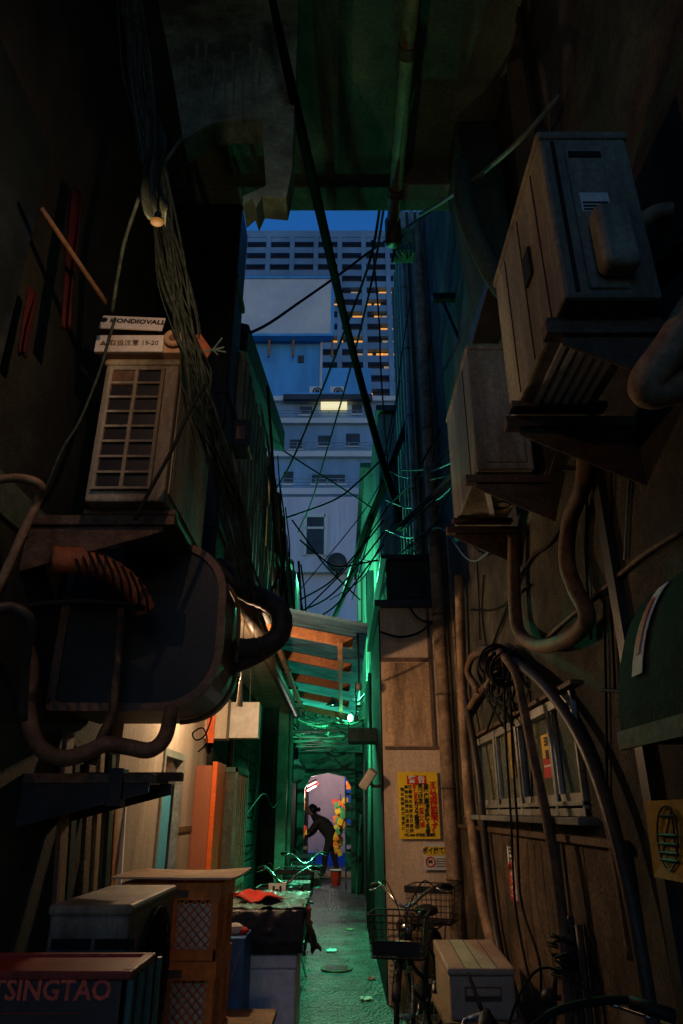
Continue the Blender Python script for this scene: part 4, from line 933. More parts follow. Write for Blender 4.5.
for z in (.43,.93,1.43):
    for y in (16.3,16.7,17.0): q.box(.1,.29,y,y+.24,z,z+random.uniform(.2,.4))
each(q, 'stored_box', 'greenpaint', cbx, bevel=.01)
tag(MB().bar((.28,15.2,0),(.40,15.6,1.5),.03,.06,(0,1,0)).build('plank', 'greenpaint'), 'green plank leaning on the wall before the passage at right', 'plank')
# ---------------- person
def person():
    t = thing('person', 'person in dark clothes with tied back hair, bending over goods in the passage', 'person', (-.40, 20.2, 0))
    t.scale = (1.1, 1.1, 1.08)
    J = {  # local, facing -X
     'pel':(.12,0,.88,.17),'sp1':(.06,0,1.0,.155),'sp2':(-.06,0,1.13,.17),'sp3':(-.19,0,1.25,.16),'nk':(-.30,0,1.33,.075),'hd':(-.345,0,1.42,.075),
     'hipL':(.10,-.09,.80,.10),'knL':(-.03,-.10,.47,.07),'anL':(-.05,-.10,.09,.045),'toL':(-.20,-.11,.04,.04),
     'hipR':(.15,.09,.80,.10),'knR':(.18,.10,.45,.07),'anR':(.27,.10,.09,.045),'toR':(.13,.11,.04,.04),
     'shL':(-.19,-.19,1.24,.075),'elL':(-.40,-.21,1.0,.045),'wrL':(-.60,-.14,.98,.034),'haL':(-.68,-.12,.97,.034),
     'shR':(-.19,.19,1.24,.075),'elR':(-.30,.21,.97,.045),'wrR':(-.48,.14,.86,.034),'haR':(-.56,.12,.84,.034)}
    E = [('pel','sp1'),('sp1','sp2'),('sp2','sp3'),('sp3','nk'),('nk','hd'),('pel','hipL'),('hipL','knL'),('knL','anL'),('anL','toL'),('pel','hipR'),('hipR','knR'),('knR','anR'),('anR','toR'),
         ('sp3','shL'),('shL','elL'),('elL','wrL'),('wrL','haL'),('sp3','shR'),('shR','elR'),('elR','wrR'),('wrR','haR')]
    k = list(J); me = bpy.data.meshes.new('body'); me.from_pydata([J[n][:3] for n in k], [(k.index(a), k.index(b)) for a, b in E], [])
    o = bpy.data.objects.new('body', me); C.objects.link(o); o.parent = t
    s = o.modifiers.new('skin', 'SKIN'); s.use_smooth_shade = True; o.modifiers.new('sub', 'SUBSURF').levels = 1; o.modifiers['sub'].render_levels = 1
    for i, n in enumerate(k):
        r = J[n][3]*1.22; me.skin_vertices[0].data[i].radius = (r, r); me.skin_vertices[0].data[i].use_root = (n == 'pel')
    me.materials.append(M_['shirt'])
    MB().ball((-.375,0,1.47), .115, 16, 12, (.95,.8,1.15)).build('head', 'skin', t, smooth=True, local=True)
    hr = MB().ball((-.345,0,1.495), .122, 16, 12, (.95,.86,1.05)); hr.ball((-.205,0,1.49), .055, 10, 8); hr.build('hair', 'hair', t, smooth=True, local=True)
    for x_, z_, s_ in ((-.70,.968,-1), (-.58,.836,1)): MB().ball((x_,s_*.12,z_), .045, 8, 6, (1.3,.6,.8)).build('hand', 'skin', t, smooth=True, local=True)
person()
bn = thing('goods_bench', 'low wooden bench of goods the person leans over', 'bench', (-.95,20,0))
MB().box(-1.0,-.80,17.6,18.3,.75,.79).build('top', 'wood2', bn); 
for y in (17.65,18.2): MB().box(-.98,-.92,y,y+.05,0,.75).build('leg', 'wood', bn)
mt = at(322,872,20); tag(MB().box(-.75,.25,19.4,21.4,.03,.045).build('floor_mat', 'card'), 'tan floor mat lying under the person in the passage', 'mat')

# ================================================================== BOTTOM LEFT: CRATES ETC
# bottle crate with lettering
tc_ = thing('bottle_crate', 'dark beer crate with big red block lettering at the bottom left corner', 'crate', (-.72, 2.05, 0))
x0, x1, y0, y1, zt = -.98, -.50, 1.9, 2.13, 1.208
q = MB(); q.box(x0, x1, y0, y0+.012, zt-.3, zt-.019); q.box(x0, x0+.012, y0+.0125, y1-.0125, zt-.3, zt-.019); q.box(x0, x1, y1-.012, y1, zt-.3, zt-.019); q.box(x0, x1, y0, y1, zt-.31, zt-.3); q.build('body', 'cratedk', tc_)
q = MB(); q.box(x0-.008, x1+.008, y0-.004, y0+.02, zt-.018, zt); q.box(x0-.008, x1+.008, y1-.02, y1+.004, zt-.018, zt); q.box(x0-.008, x0+.02, y0+.021, y1-.021, zt-.018, zt); q.box(x1-.02, x1+.008, y0+.021, y1-.021, zt-.018, zt); q.build('rim', 'redrim', tc_, bevel=.004)
MB().box(x0+.02, x1-.02, y0+.021, y1-.021, zt-.04, zt-.006).build('lid', 'redrim', tc_)
q = MB(); q.box(x1-.012, x1+.001, y0, y1, zt-.3, zt-.019)
for i in range(4): q.box(x1+.001, x1+.012, y0+.005+i*.09, y0+.025+i*.09, zt-.3, zt-.019)
q.box(x1+.001, x1+.010, y0, y1, zt-.2, zt-.18); q.build('side_panel', 'teal', tc_)
lc = at(51, 991, y0-.002)
text('TSINGTAO', .057, mat('letter_red', (.85,.12,.06), .6, .15, 20, bump=0, dirt=(.5,.08,.05)), tc_, facing_cam(Vector((lc.x, y0-.002, lc.z))), bold=.0012, sx=1.0)
MB().box(lc.x-.12, lc.x+.08, y0-.0015, y0, lc.z-.045, lc.z-.042).build('print_line', 'redrim', tc_)
for i in range(3):
    z = zt - .31 - .305*(i+1)
    if z < -.01: break
bs = thing('bottle_crate', 'plain dark beer crate directly under the red lettered one', 'crate', (-.72, 2.05, 0))
MB().box(x0, x1, y0, y1, .455, zt-.312).build('body', 'cratedk', bs, bevel=.01); MB().box(x0+.02, x1-.02, y0+.02, y1-.02, 0.0, .453).build('base', 'cratedk', bs)
# orange crates
cx0, cx1, cy0, cy1 = -1.02, -.57, 3.62, 4.1
CH = .312
def make_crate(base, label):
    t = thing('plastic_crate', label, 'crate', ((cx0+cx1)/2, (cy0+cy1)/2, base), 'orange crates in the tall stack')
    z0_, z1_ = base + .002, base + CH - .002
    q = MB(); th = .01
    q.box(cx0+.01, cx1-.01, cy0+.01, cy1-.01, z0_, z0_+.012)
    def side(p, d, L, nrm):                                    # framed panel with open diamond lattice
        p, d, nrm = Vector(p), Vector(d), Vector(nrm); up = Vector((0,0,1)); H = z1_ - z0_
        def B(u0, u1, v0, v1, e=0, m=q):
            m.prism([p + d*u0 + up*v0 + nrm*e, p + d*u1 + up*v0 + nrm*e, p + d*u1 + up*v1 + nrm*e, p + d*u0 + up*v1 + nrm*e], -nrm*(th))
        B(0, L, 0, .04); B(0, L, H-.07, H, .008); B(0, .03, .04, H-.07, .002); B(L-.03, L, .04, H-.07, .002); B(L*.42, L*.58, .04, H-.07, .001)
        for (u0, u1) in ((.03, L*.42), (L*.58, L-.03)):
            v0, v1 = .04, H-.07; n_ = 4
            for s in (1, -1):
                for k in range(-n_, 2*n_):
                    a0 = u0 + (u1-u0)*k/n_; pts = []
                    for v_ in (v0, v1):
                        pts.append((a0 + s*(v_-v0) if s > 0 else a0 + (v1-v0) - (v_-v0), v_))
                    (ua, va), (ub, vb_) = pts
                    if ua > ub: (ua, va), (ub, vb_) = (ub, vb_), (ua, va)
                    if ub <= u0 or ua >= u1: continue
                    def lerp(u_): return va + (vb_-va)*(u_-ua)/(ub-ua)
                    ca, cb_ = max(ua, u0), min(ub, u1)
                    q.bar(p + d*ca + up*lerp(ca) - nrm*.004, p + d*cb_ + up*lerp(cb_) - nrm*.004, .0065, .005, nrm)
        for k in range(2): B(L*.45 + k*L*.08, L*.45 + .012 + k*L*.08, .04, H-.07, .006)
    side((cx0, cy0, z0_), (1,0,0), cx1-cx0, (0,-1,0)); side((cx1, cy0, z0_), (0,1,0), cy1-cy0, (1,0,0)); side((cx0, cy1, z0_), (1,0,0), cx1-cx0, (0,1,0)); side((cx0, cy0, z0_), (0,1,0), cy1-cy0, (-1,0,0))
    q.build('shell', 'crate', t)
    MB().box(cx0+.14, cx1-.14, cy0-.016, cy0-.009, z1_-.06, z1_-.03).build('handle', 'rim', t)
    MB().box(cx0+.03, cx1-.03, cy0+.03, cy1-.03, z0_+.02, z0_+.22).build('contents', 'paper', t)
    return t
for i, lab in enumerate(('bottom orange crate resting on the ground under the stack', 'second orange crate up from the ground in the stack', 'middle lattice orange crate just below the topmost one', 'topmost lattice orange crate under the cardboard sheet')):
    make_crate(.0 + i*CH, lab)
tz = 4*CH
cs = thing('cardboard_sheet', 'flat creased cardboard sheet covering the orange crate stack', 'cardboard', (-.8, 3.85, tz))
q = MB(); q.sheet(lambda u_, v: Vector((-1.06 + .555*u_ + .02*v, 3.55 + .60*v, tz + .018 + .014*abs(u_-.62) + .006*math.sin(v*4+u_*3))), 16, 12); q.build('sheet', 'card', cs, solid=.008)
# blue box
bx = thing('blue_carton', 'dark blue carton with thin gold crossing lines beside the orange crates', 'carton', (-.7, 4.7, 0))
p1_ = at(245,938,4.6); MB().box(-1.0, p1_.x, 4.6, 4.95, .36, p1_.z).build('box', 'blue', bx, bevel=.006)
q = MB(); q.bar((p1_.x-.19,4.598,.88*p1_.z),(p1_.x-.06,4.598,.45),.003,.008,(0,1,0)); q.bar((p1_.x-.02,4.598,.95*p1_.z),(p1_.x-.14,4.598,.45),.003,.008,(0,1,0)); each(q, 'gold_line', 'gold', bx)
MB().box(-1.0, p1_.x, 4.62, 4.95, .0, .358).build('base_box', 'card', bx)
sn = thing('crumpled_wrapper', 'crumpled red and white wrapper on the blue carton', 'wrapper', (p1_.x-.08, 4.7, p1_.z))
MB().ball((p1_.x-.08,4.72,p1_.z+.03), .045, 8, 6, (1.3,1,.7)).build('paper', 'paper', sn); MB().ball((p1_.x-.03,4.72,p1_.z+.02), .03, 7, 5, (1.3,1,.7)).build('red_piece', 'clothred', sn)
# foam box + bag
fx0, fx1, fy0 = -.66, -.285, 5.0
fb = thing('foam_box', 'big white styrofoam fish box standing on the pavement under the black bag', 'foam box', (-.47, 5.3, 0))
MB().box(fx0, fx1, fy0, 5.65, .02, .66).build('box', 'foam', fb, bevel=.015); MB().box(fx0-.01, fx1+.01, fy0-.012, 5.665, .662, .735).build('lid', 'foam', fb, bevel=.015)
bb = thing('wrapped_tub', 'black tub wrapped in a black plastic bag on the foam box', 'tub', (-.55, 5.4, .735))
def wr(u_, v):
    x = -.78 + .54*u_; z = .75 + .235*v; y = 4.955 - .03*math.sin(v*3) + .02*noise.noise(Vector((u_*9, v*9, 1))); return Vector((x, y, z))
MB().box(-.78, -.25, 4.985, 5.95, .742, .985).build('tub', 'bag', bb, bevel=.03)
MB().sheet(wr, 30, 14).build('bag_front', 'bag', bb, smooth=True, solid=.003)
def fl_(u_, v):
    a_ = u_; x = -.24 + .06*v + .05*v*math.sin(a_*6); y = 4.97 + .6*u_; z = .99 - .25*v + .02*math.sin(a_*12); return Vector((x + .03*noise.noise(Vector((u_*6, v*6, 4))), y, z))
MB().sheet(fl_, 24, 12).build('bag_skirt', 'bag', bb, smooth=True, solid=.003)
cv = MB().sheet(lambda u_, v: Vector((-.80 + .57*u_, 4.96 + 1.0*v, .995 + .022*noise.noise(Vector((u_*6, v*7, 2))) + .012*noise.noise(Vector((u_*19, v*19, 2))))), 40, 50)
cv.build('film_cover', mat('green_film', (.20,.30,.26), .2, .5, 9, bump=.7, spec=.8, dirt=(.03,.04,.04)), bb, smooth=True, solid=.003)
rc = tag(MB().sheet(lambda u_, v: Vector((-.74 + .30*u_ + .05*math.sin(v*5), 5.15 + .42*v, 1.025 + .02*math.sin(u_*9+v*4) + .01*noise.noise(Vector((u_*8, v*8, 5))))), 20, 14).build('red_cloth', 'clothred', smooth=True, solid=.006), 'crumpled red plastic bag lying on the wrapped black tub', 'plastic bag')
tag(MB().ball((-.225, 5.2, .93), .04, 10, 8, (.6,1,1.2)).build('red_tag', 'clothred', smooth=True), 'small red disc hanging at the corner of the wrapped tub', 'tag')
ws = thing('worn_crate_lid', 'weathered wooden lid lying at the foot of the foam box', 'wooden lid', (-.55, 4.4, .5))
MB().box(-.66, -.36, 4.25, 4.6, .51, .545).build('lid', 'wood2', ws, bevel=.004); MB().box(-.63, -.39, 4.28, 4.57, 0, .508).build('stand', 'wood', ws)

# ================================================================== BICYCLES
def make_bike(label, loc, rz, front_basket=True, rear_basket=True, rack_box=False, paint='bikegrey', steer=0.0, plate=False, chrome='chrome'):
    """local: wheels on the XZ... heading +X? here heading is -Y (towards the camera), right is -X"""
    t = thing('bicycle', label, 'bicycle', loc, 'bicycles parked in the alley', rz)
    Rw = .33; fw_, rw_ = Vector((0,-.52,Rw)), Vector((0,.52,Rw))
    S = Matrix.Translation((0,-.32,0)) @ Matrix.Rotation(steer, 4, 'Z') @ Matrix.Translation((0,.32,0))
    I = Matrix.Identity(4)
    def L(mb, name, m, par=t, mx=I, **k): return mb.build(name, m, par, local=True, mx=mx, **k)
    for c, mx in ((fw_, S), (rw_, I)):
        w = L(MB().ring(c, (1,0,0), Rw-.018, .018, 40, 8), 'wheel', 'rubber', mx=mx, smooth=True)
        L(MB().ring(c, (1,0,0), Rw-.04, .009, 40, 6), 'rim', 'chrome', w, mx, smooth=True)
        q = MB()
        for i in range(18):
            a = 2*math.pi*i/18; q.cyl(c + Vector(((-1)**i*.02,0,0)), c + Vector((0, math.cos(a), math.sin(a)))*(Rw-.04), .0016, 4)
        q.cyl(c - Vector((.045,0,0)), c + Vector((.045,0,0)), .016, 8); L(q, 'spokes', 'chrome', w, mx)
        q = MB()
        for i in range(15):
            pass
        def gf(u_, v, c=c):
            a = R(-20 + 175*v) if c.y < 0 else R(25 + 175*v); xx = (u_-.5)*.055; rr = Rw + .022 - .35*abs(xx)
            return c + Vector((xx, math.cos(a)*rr*(1), math.sin(a)*rr))
        L(q.sheet(gf, 4, 24), 'mudguard', 'black', t, mx, smooth=True, solid=.002)
    hd0, hd1 = Vector((0,-.36,.62)), Vector((0,-.31,.80)); bb_ = Vector((0,.10,.29)); st_ = Vector((0,.26,.72))
    q = MB(); q.cyl(hd0 - Vector((0,.02,.06)), hd1, .02, 12); q.tube([hd0, Vector((0,-.2,.42)), bb_], .018, 10, 6); q.tube([hd1 - Vector((0,0,.03)), Vector((0,-.16,.55)), Vector((0,.16,.42))], .016, 10, 6); q.cyl(bb_, st_, .017, 10)
    for s in (-1,1): q.cyl(bb_ + Vector((s*.03,0,0)), rw_ + Vector((s*.055,0,0)), .01, 8); q.cyl(st_ + Vector((s*.015,0,-.08)), rw_ + Vector((s*.055,0,0)), .008, 8)
    L(q, 'frame', paint, smooth=True)
    q = MB()
    for s in (-1,1): q.tube([hd0 + Vector((s*.03,-.02,-.05)), Vector((s*.05,-.42,.5)), fw_ + Vector((s*.05,0,0))], .011, 8, 5)
    q.cyl(hd0 + Vector((-.04,-.02,-.05)), hd0 + Vector((.04,-.02,-.05)), .014, 8); L(q, 'fork', 'chrome', mx=S, smooth=True)
    hb = [Vector((s*x, y, z)) for s, x, y, z in ((-1,.29,.02,1.02),(-1,.22,-.08,1.04),(-1,.12,-.24,.99),(-1,.04,-.30,.93),(1,.04,-.30,.93),(1,.12,-.24,.99),(1,.22,-.08,1.04),(1,.29,.02,1.02))]
    q = MB(); q.tube(hb, .0115, 10, 6); q.cyl(hd1, (0,-.30,.94), .013, 10); h_ = L(q, 'handlebar', chrome, mx=S, smooth=True)
    for s in (-1,1):
        L(MB().cyl((s*.235,-.06,1.037), (s*.30,.035,1.018), .018, 10), 'grip', 'rubber', h_, S, smooth=True)
        L(MB().tube([(s*.20,-.13,1.03),(s*.25,-.15,1.01),(s*.30,-.06,.995)], .006, 6, 5), 'brake_lever', 'chrome', h_, S, smooth=True)
    q = MB()
    for s in (-1,1): q.tube([(s*.2,-.13,1.03),(s*.13,-.33,1.08),(s*.03,-.40,.9),(0,-.36,.7)], .0045, 6, 6)
    L(q, 'brake_cable', 'wire', mx=S, smooth=True)
    L(MB().tube([(.02,-.36,.80),(.02,-.43,.79)], [.035,.045], 14, 1, False), 'headlamp', 'chrome', mx=S, smooth=True)
    q = MB().ball((0,.34,.83), .1, 14, 8, (.95,1.1,.42)); q.ball((0,.2,.825), .055, 12, 8, (.6,1.6,.5)); L(q, 'saddle', 'saddle', smooth=True)
    L(MB().cyl(st_ - Vector((0,0,.04)), (0,.29,.81), .013, 8), 'seat_post', 'chrome')
    q = MB()
    for s in (-.07,0,.07): q.cyl((s,.38,.70), (s,.80,.70), .006, 6)
    for y in (.4,.55,.7,.8): q.cyl((-.07,y,.70), (.07,y,.70), .006, 6)
    for s in (-1,1): q.cyl((s*.07,.72,.70), rw_ + Vector((s*.06,.0,0)), .006, 6)
    L(q, 'rack', 'black')
    q = MB(); q.ring(bb_ + Vector((-.05,0,0)), (1,0,0), .09, .006, 24, 5); q.bar(bb_ + Vector((-.07,0,0)), bb_ + Vector((-.07,-.1,-.13)), .012, .02); q.bar(bb_ + Vector((.07,0,0)), bb_ + Vector((.07,.1,.13)), .012, .02); L(q, 'crank', 'chrome')
    L(MB().box(-.15,-.06,-.13,-.07,.15,.175), 'pedal', 'black'); L(MB().box(.06,.15,.17,.23,.41,.435), 'pedal', 'black')
    q = MB().tube([(-.06,.52,.32),(-.12,.6,.05),(-.14,.62,.01)], .008, 6, 4); q.tube([(.06,.52,.32),(.12,.6,.05),(.14,.62,.01)], .008, 6, 4); L(q, 'kickstand', 'chrome')
    def basket(x, y0_, y1_, zb, zt_, name, mx, nx=9, ny=7, nz=6, tp=.86):
        q = MB(); cy = (y0_+y1_)/2; cnt = [0]
        def P_(u_, v, w): k = tp + (1-tp)*w; return Vector(((u_-.5)*2*x*k, cy + (v-.5)*(y1_-y0_)*k, zb + (zt_-zb)*w))
        for i in range(nx+1):
            u_ = i/nx
            for v in (0,1): q.cyl(P_(u_,v,0), P_(u_,v,1), .0022, 4)
            q.cyl(P_(u_,0,0), P_(u_,1,0), .0022, 4)
        for i in range(ny+1):
            v = i/ny
            for u_ in (0,1): q.cyl(P_(u_,v,0), P_(u_,v,1), .0022, 4)
            q.cyl(P_(0,v,0), P_(1,v,0), .0022, 4)
        for i in range(nz+1):
            w = i/nz; r = .0055 if i in (0, nz) else .0022
            for a_, b2_ in (((0,0),(1,0)),((1,0),(1,1)),((1,1),(0,1)),((0,1),(0,0))): q.cyl(P_(*a_, w), P_(*b2_, w), r, 5)
        return L(q, name, 'black', mx=mx)
    if front_basket:
        bk = basket(.19, -.76, -.46, .68, .92, 'front_basket', S)
        q = MB(); q.box(-.15,.15,-.769,-.763,.70,.78); L(q, 'badge_plate', 'black', bk, S)
        q = MB(); q.bar((-.05,-.7,.69), (-.03,-.45,.56), .01,.01); q.bar((.05,-.7,.69), (.03,-.45,.56), .01,.01); L(q, 'basket_stay', 'chrome', bk, S)
        L(MB().ball((.02,-.6,.72), .1, 10, 6, (1.2,1,.4)), 'basket_contents', 'boxbeige', bk, S)
    if rear_basket:
        bk = basket(.19, .44, .80, .72, .98, 'rear_basket', I)
        q = MB(); q.box(-.195,.195,.43,.44,.94,.985); L(q, 'top_band', 'black', bk, I)
    if plate:
        pl_ = L(MB().box(-.075,.075,-.785,-.78,.86,.96), 'number_plate', 'paper', mx=S); q = MB()
        q.box(-.04,-.02,-.789,-.786,.88,.94); q.box(.02,.04,-.789,-.786,.88,.94); q.box(-.015,.015,-.789,-.786,.90,.915); L(q, 'plate_mark', 'ink', pl_, S)
    if rack_box:
        bx_ = L(MB().box(-.17,.17,.46,.78,.73,.86), 'cargo_box', 'teal', bevel=.01); q = MB()
        for i in range(3): q.box(-.174,.174,.456,.784,.75+i*.04,.76+i*.04)
        L(q, 'box_rib', 'teal', bx_)
    return t
make_bike('silver handled bicycle with front and rear wire baskets before the yellow poster', (.55, 5.80, .018), R(-19), steer=R(6))
make_bike('bicycle with a white plate and a teal box parked behind the wrapped tub', (-.52, 7.55, .018), R(-3), True, True, True, 'teal', plate=True)
make_bike('farther green lit bicycle parked close to the passage on the left', (-.50, 10.2, .018), R(6), True, True, False, 'black')
make_bike('bare black bicycle without baskets at the bottom right edge', (.62, 2.2, .018), R(200), False, False, False, 'black', chrome='wire')
# beige box
bz = thing('storage_box', 'beige lidded storage box with a recessed handle beside the front basket', 'box', (.75, 4.7, 0))
hx0, hx1, hy0, hy1 = .575, .925, 4.35, 4.95
zt = at(468, 968, hy0).z
MB().box(hx0, hx1, hy0, hy1, zt-.235, zt-.035).build('body', 'boxbeige', bz, bevel=.015)
li = MB(); li.prism([(hx0-.008, hy0-.01, zt-.034), (hx0-.008, hy0-.01, zt), (hx0-.008, hy1, zt+.045), (hx0-.008, hy1, zt-.034)], (hx1-hx0+.016, 0, 0)); li = li.build('lid', 'boxbeige', bz, bevel=.012)
q = MB()
for i in (1,2,3): 
    x = hx0 + (hx1-hx0)*i/4; q.prism([(x-.003, hy0, zt+.0015), (x+.003, hy0, zt+.0015), (x+.003, hy1-.02, zt+.0455), (x-.003, hy1-.02, zt+.0455)], (0,0,-.008))
q.build('groove', 'pipe2', li)
MB().box(hx0+.085, hx1-.08, hy0-.022, hy0, zt-.125, zt-.09).build('handle', 'boxbeige', bz, bevel=.008)
MB().box(hx0+.08, hx1-.075, hy0-.004, hy0+.001, zt-.15, zt-.085).build('recess', 'pipe2', bz)
MB().box(hx0-.03, hx1+.03, hy0-.03, hy1, zt-.27, zt-.236).build('board', 'wood2', bz, bevel=.004); MB().box(hx0+.03, hx1-.03, hy0+.05, hy1-.05, 0, zt-.271).build('stand', 'cratedk', bz, bevel=.01)
q = MB()
for i in range(14): q.ball((.62+random.uniform(-.12,.12), 6.9+random.uniform(-.05,.05), .6+random.uniform(-.1,.1)), .045, 8, 6)
q.tube([(.5,6.9,.65),(.6,6.85,.7),(.78,6.88,.62),(.8,6.9,.3)], .03, 8, 6); q.box(.5,.78,6.84,7.0,0,.52)
tag(q.build('hose_heap', 'pipe2', smooth=True), 'heap of brown valves and hose at the foot of the widest drainpipe', 'hose heap')
cable([Vector((.55,4.2,.35)), Vector((.7,4.1,.5)), Vector((.85,4.15,.42)), Vector((1.0,4.05,.5)), Vector((1.05,4.0,.8))], .014, 'black hose looping below the beige storage box', 'rubber', 'hose', 'hose')
dmp = thing('pipe_valve', 'round black valve knob on the boards near the floor at right', 'valve', atX(549,1000,.98))
MB().ball(atX(549,998,.98), .04, 12, 8).build('knob', 'black', dmp, smooth=True); MB().cyl(atX(549,998,.98), Vector((1.09, atX(549,998,.98).y, atX(549,998,.98).z)), .012, 8).build('stem', 'black', dmp)
tag(MB().prism([at(620,1008,2.9), at(683,1030,2.7), at(683,1060,2.7), at(618,1050,2.9)], (.02,.03,0)).build('loose_board', 'wood2'), 'pale loose board at the bottom right corner', 'board')

dc = thing('drain_cover', 'round iron drain cover set in the green lit alley pavement', 'drain cover', (-.05, 8.6, .02))
MB().cyl((-.05,8.6,.012), (-.05,8.6,.03), .17, 24).build('frame', 'steel', dc)
q = MB()
for i in range(5): q.box(-.17, .07, 8.49+i*.05, 8.515+i*.05, .03, .034)
q.build('rib', 'black', dc)
for i, (x_, y_, w_, mm, lab) in enumerate(((.22, 7.3, .05, 'paper', 'pale scrap of paper on the pavement near the bicycle'), (-.12, 9.6, .06, 'foam', 'white scrap on the pavement past the drain cover'), (.12, 11.2, .05, 'card', 'brown scrap of card far along the pavement'), (.30, 8.1, .04, 'clothred', 'tiny red scrap at the foot of the green side wall'))):
    def lit(u_, v, x_=x_, y_=y_, w_=w_): return Vector((x_ + (u_-.5)*w_*2, y_ + (v-.5)*w_*2, .035 + .02*noise.noise(Vector((u_*4, v*4, i)))))
    tag(MB().sheet(lit, 6, 6).build('paper_scrap', mm, solid=.002), lab, 'scrap')
# ================================================================== OVERHEAD CABLES
tag(MB().tube([at(268,-20,2.25), at(292,90,2.40), at(320,212,3.5), at(350,340,6.2), at(385,470,8.2), at(412,548,9.2)], [.019,.058], 8, 8).build('overhead_cable', 'cabledk', smooth=True), 'thickest black cable slanting straight across the sky gap', 'cable')
q = MB()
for i in range(7):
    o = Vector((random.uniform(-.03,.03), random.uniform(-.03,.03), random.uniform(-.04,.04)))
    q.tube([p_ + o*(1+.5*math.sin(k*2+i)) for k, p_ in enumerate(PX((690,255,1.5),(640,300,1.9),(590,350,2.5),(540,400,3.3),(490,445,4.2),(440,490,5.5),(400,530,6.8)))], .013 if i < 4 else .007, 6, 6)
tag(q.build('cable_bundle', 'wire', smooth=True), 'bundle of black cables running from the near condenser down to the sky gap', 'cable bundle')
q = MB()
for i in range(9):
    o = Vector((random.uniform(-.03,.03), random.uniform(-.06,.06), random.uniform(-.05,.05)))
    q.tube([p_ + o*(1+.6*math.sin(k*2+i)) for k, p_ in enumerate(PX((445,300,6.4),(425,370,7.2),(400,440,8.0),(385,480,8.6),(365,530,9.6),(345,590,10.8),(330,625,11.5)))], .032 if i < 5 else .014, 6, 6)
tag(q.build('cable_bundle', 'wire', smooth=True), 'dark cable bundle crossing the thickest cable in the middle of the gap', 'cable bundle')
cable(PX((243,336,4.6),(268,324,5.0),(300,302,5.4),(340,274,5.8),(372,250,6.0),(400,232,5.4),(440,205,4.6)), .014, 'sagging black cable crossing the sky gap in front of the billboard')
cable(PX((382,195,4.6),(370,260,5.4),(345,330,6.4),(318,400,7.6),(290,465,8.6),(272,495,9.2)), .014, 'black wire falling left from the deck pipe past the rooftop condensers')
cable(PX((385,200,4.6),(372,280,5.6),(350,370,7.0),(330,440,8.4),(312,500,9.8),(298,532,10.6)), .012, 'parallel black wire just right of the one falling left from the deck pipe')
cable(PX((275,445,8.4),(310,468,8.8),(345,490,9.2),(372,508,9.4)), .012, 'thin wire rising left in front of the terraced building')
for k, (y1_, y2_, lab) in enumerate(((470,452,'upper grey wire reaching right from the cable crossing'),(500,466,'middle grey wire reaching right from the cable crossing'),(530,560,'lower grey wire looping right from the cable crossing'))):
    cable(PX((386,y1_,8.5),(410,y1_+8,7.6),(440,y1_-2,6.4),(470,y2_,5.0),(500,y2_-18,4.2)), .01, lab, 'wiregr')
for k, lab in enumerate(('upper black wire sagging over the awning toward the lavender house','middle black wire sagging over the awning toward the lavender house','lowest black wire sagging over the awning toward the lavender house')):
    cable(PX((300,600+12*k,8.5),(330,582+14*k,9.0),(355,555+14*k,9.2),(384,520+12*k,8.9)), .012, lab)
cable(PX((255,130,3.2),(200,60,2.9),(160,165,2.6)), .01, 'thin green cable slung up behind the arched beam', 'wiregr') if False else None
cable(PX((262,5,3.2),(215,80,2.9),(180,140,2.6),(152,180,2.3)), .009, 'thin grey cable slanting from the arched beam to the hanging plastic sheet', 'wiregr')
cable(PX((560,95,2.2),(520,140,2.4),(480,175,2.8),(445,200,3.4),(420,215,3.8)), .014, 'grey cable looping below the deck above the near right condenser', 'wiregr')
cable(PX((140,195,2.0),(125,240,2.1),(118,275,2.2),(112,312,2.3)), .008, 'thin grey cable hanging right of the slanting tan pole', 'bundledk')

# web of thin wires
ends = [((388,470,8.4),(300,590,8.6)),((392,500,8.2),(305,610,8.2)),((386,455,8.3),(280,520,8.8)),((395,520,8.2),(330,600,9.0)),((372,240,5.6),(388,470,8.4)),((440,430,6.2),(388,505,8.3)),
        ((455,480,5.6),(392,560,8.2)),((400,380,8.0),(352,600,10.5)),((292,520,9.5),(360,600,10.5)),((410,300,6.6),(384,480,8.5)),((360,560,9.8),(440,520,6.4)),((300,540,9.0),(378,560,9.0)),
        ((250,400,5.0),(286,520,8.6)),((246,380,4.9),(280,560,8.8)),((470,420,4.6),(400,470,8.0)),((520,380,3.6),(430,480,6.4))]
for i, (p, q_) in enumerate(ends):
    a, b_ = at(*p), at(*q_); m = a.lerp(b_, .5) - Vector((0, 0, .10 + .05*(i % 4))); n1 = a.lerp(m, .55) + Vector((.02*((-1)**i), 0, -.03))
    cable([a, n1, m, b_], (.007, .010, .013)[i % 3], 'thin black wire in the tangled web below and beside the sky gap', group='web of thin wires')
for i, (x, y0_, y1_) in enumerate(((477,560,640),(484,575,650),(530,690,900),(588,470,640),(604,600,800),(612,455,690))):
    cable(PR(1.088, (x,y0_),(x+2*((-1)**i),(y0_+y1_)/2),(x+3,y1_)), .006, 'thin dark riser wire stapled upright on the right wall', group='riser wires on the right wall')
for i, (pa_, pb_, lab) in enumerate((((470,610),(530,585),'short slack wire between the pipes and the U shaped pipe'),((600,690),(683,640),'slack wire on the right wall running up past the hood'),((556,470),(640,430),'slack wire under the near condenser bracket'))):
    a, b_ = atX(*pa_, 1.085), atX(*pb_, 1.085); cable([a, a.lerp(b_, .5) - Vector((0,0,.07)), b_], .008, lab)
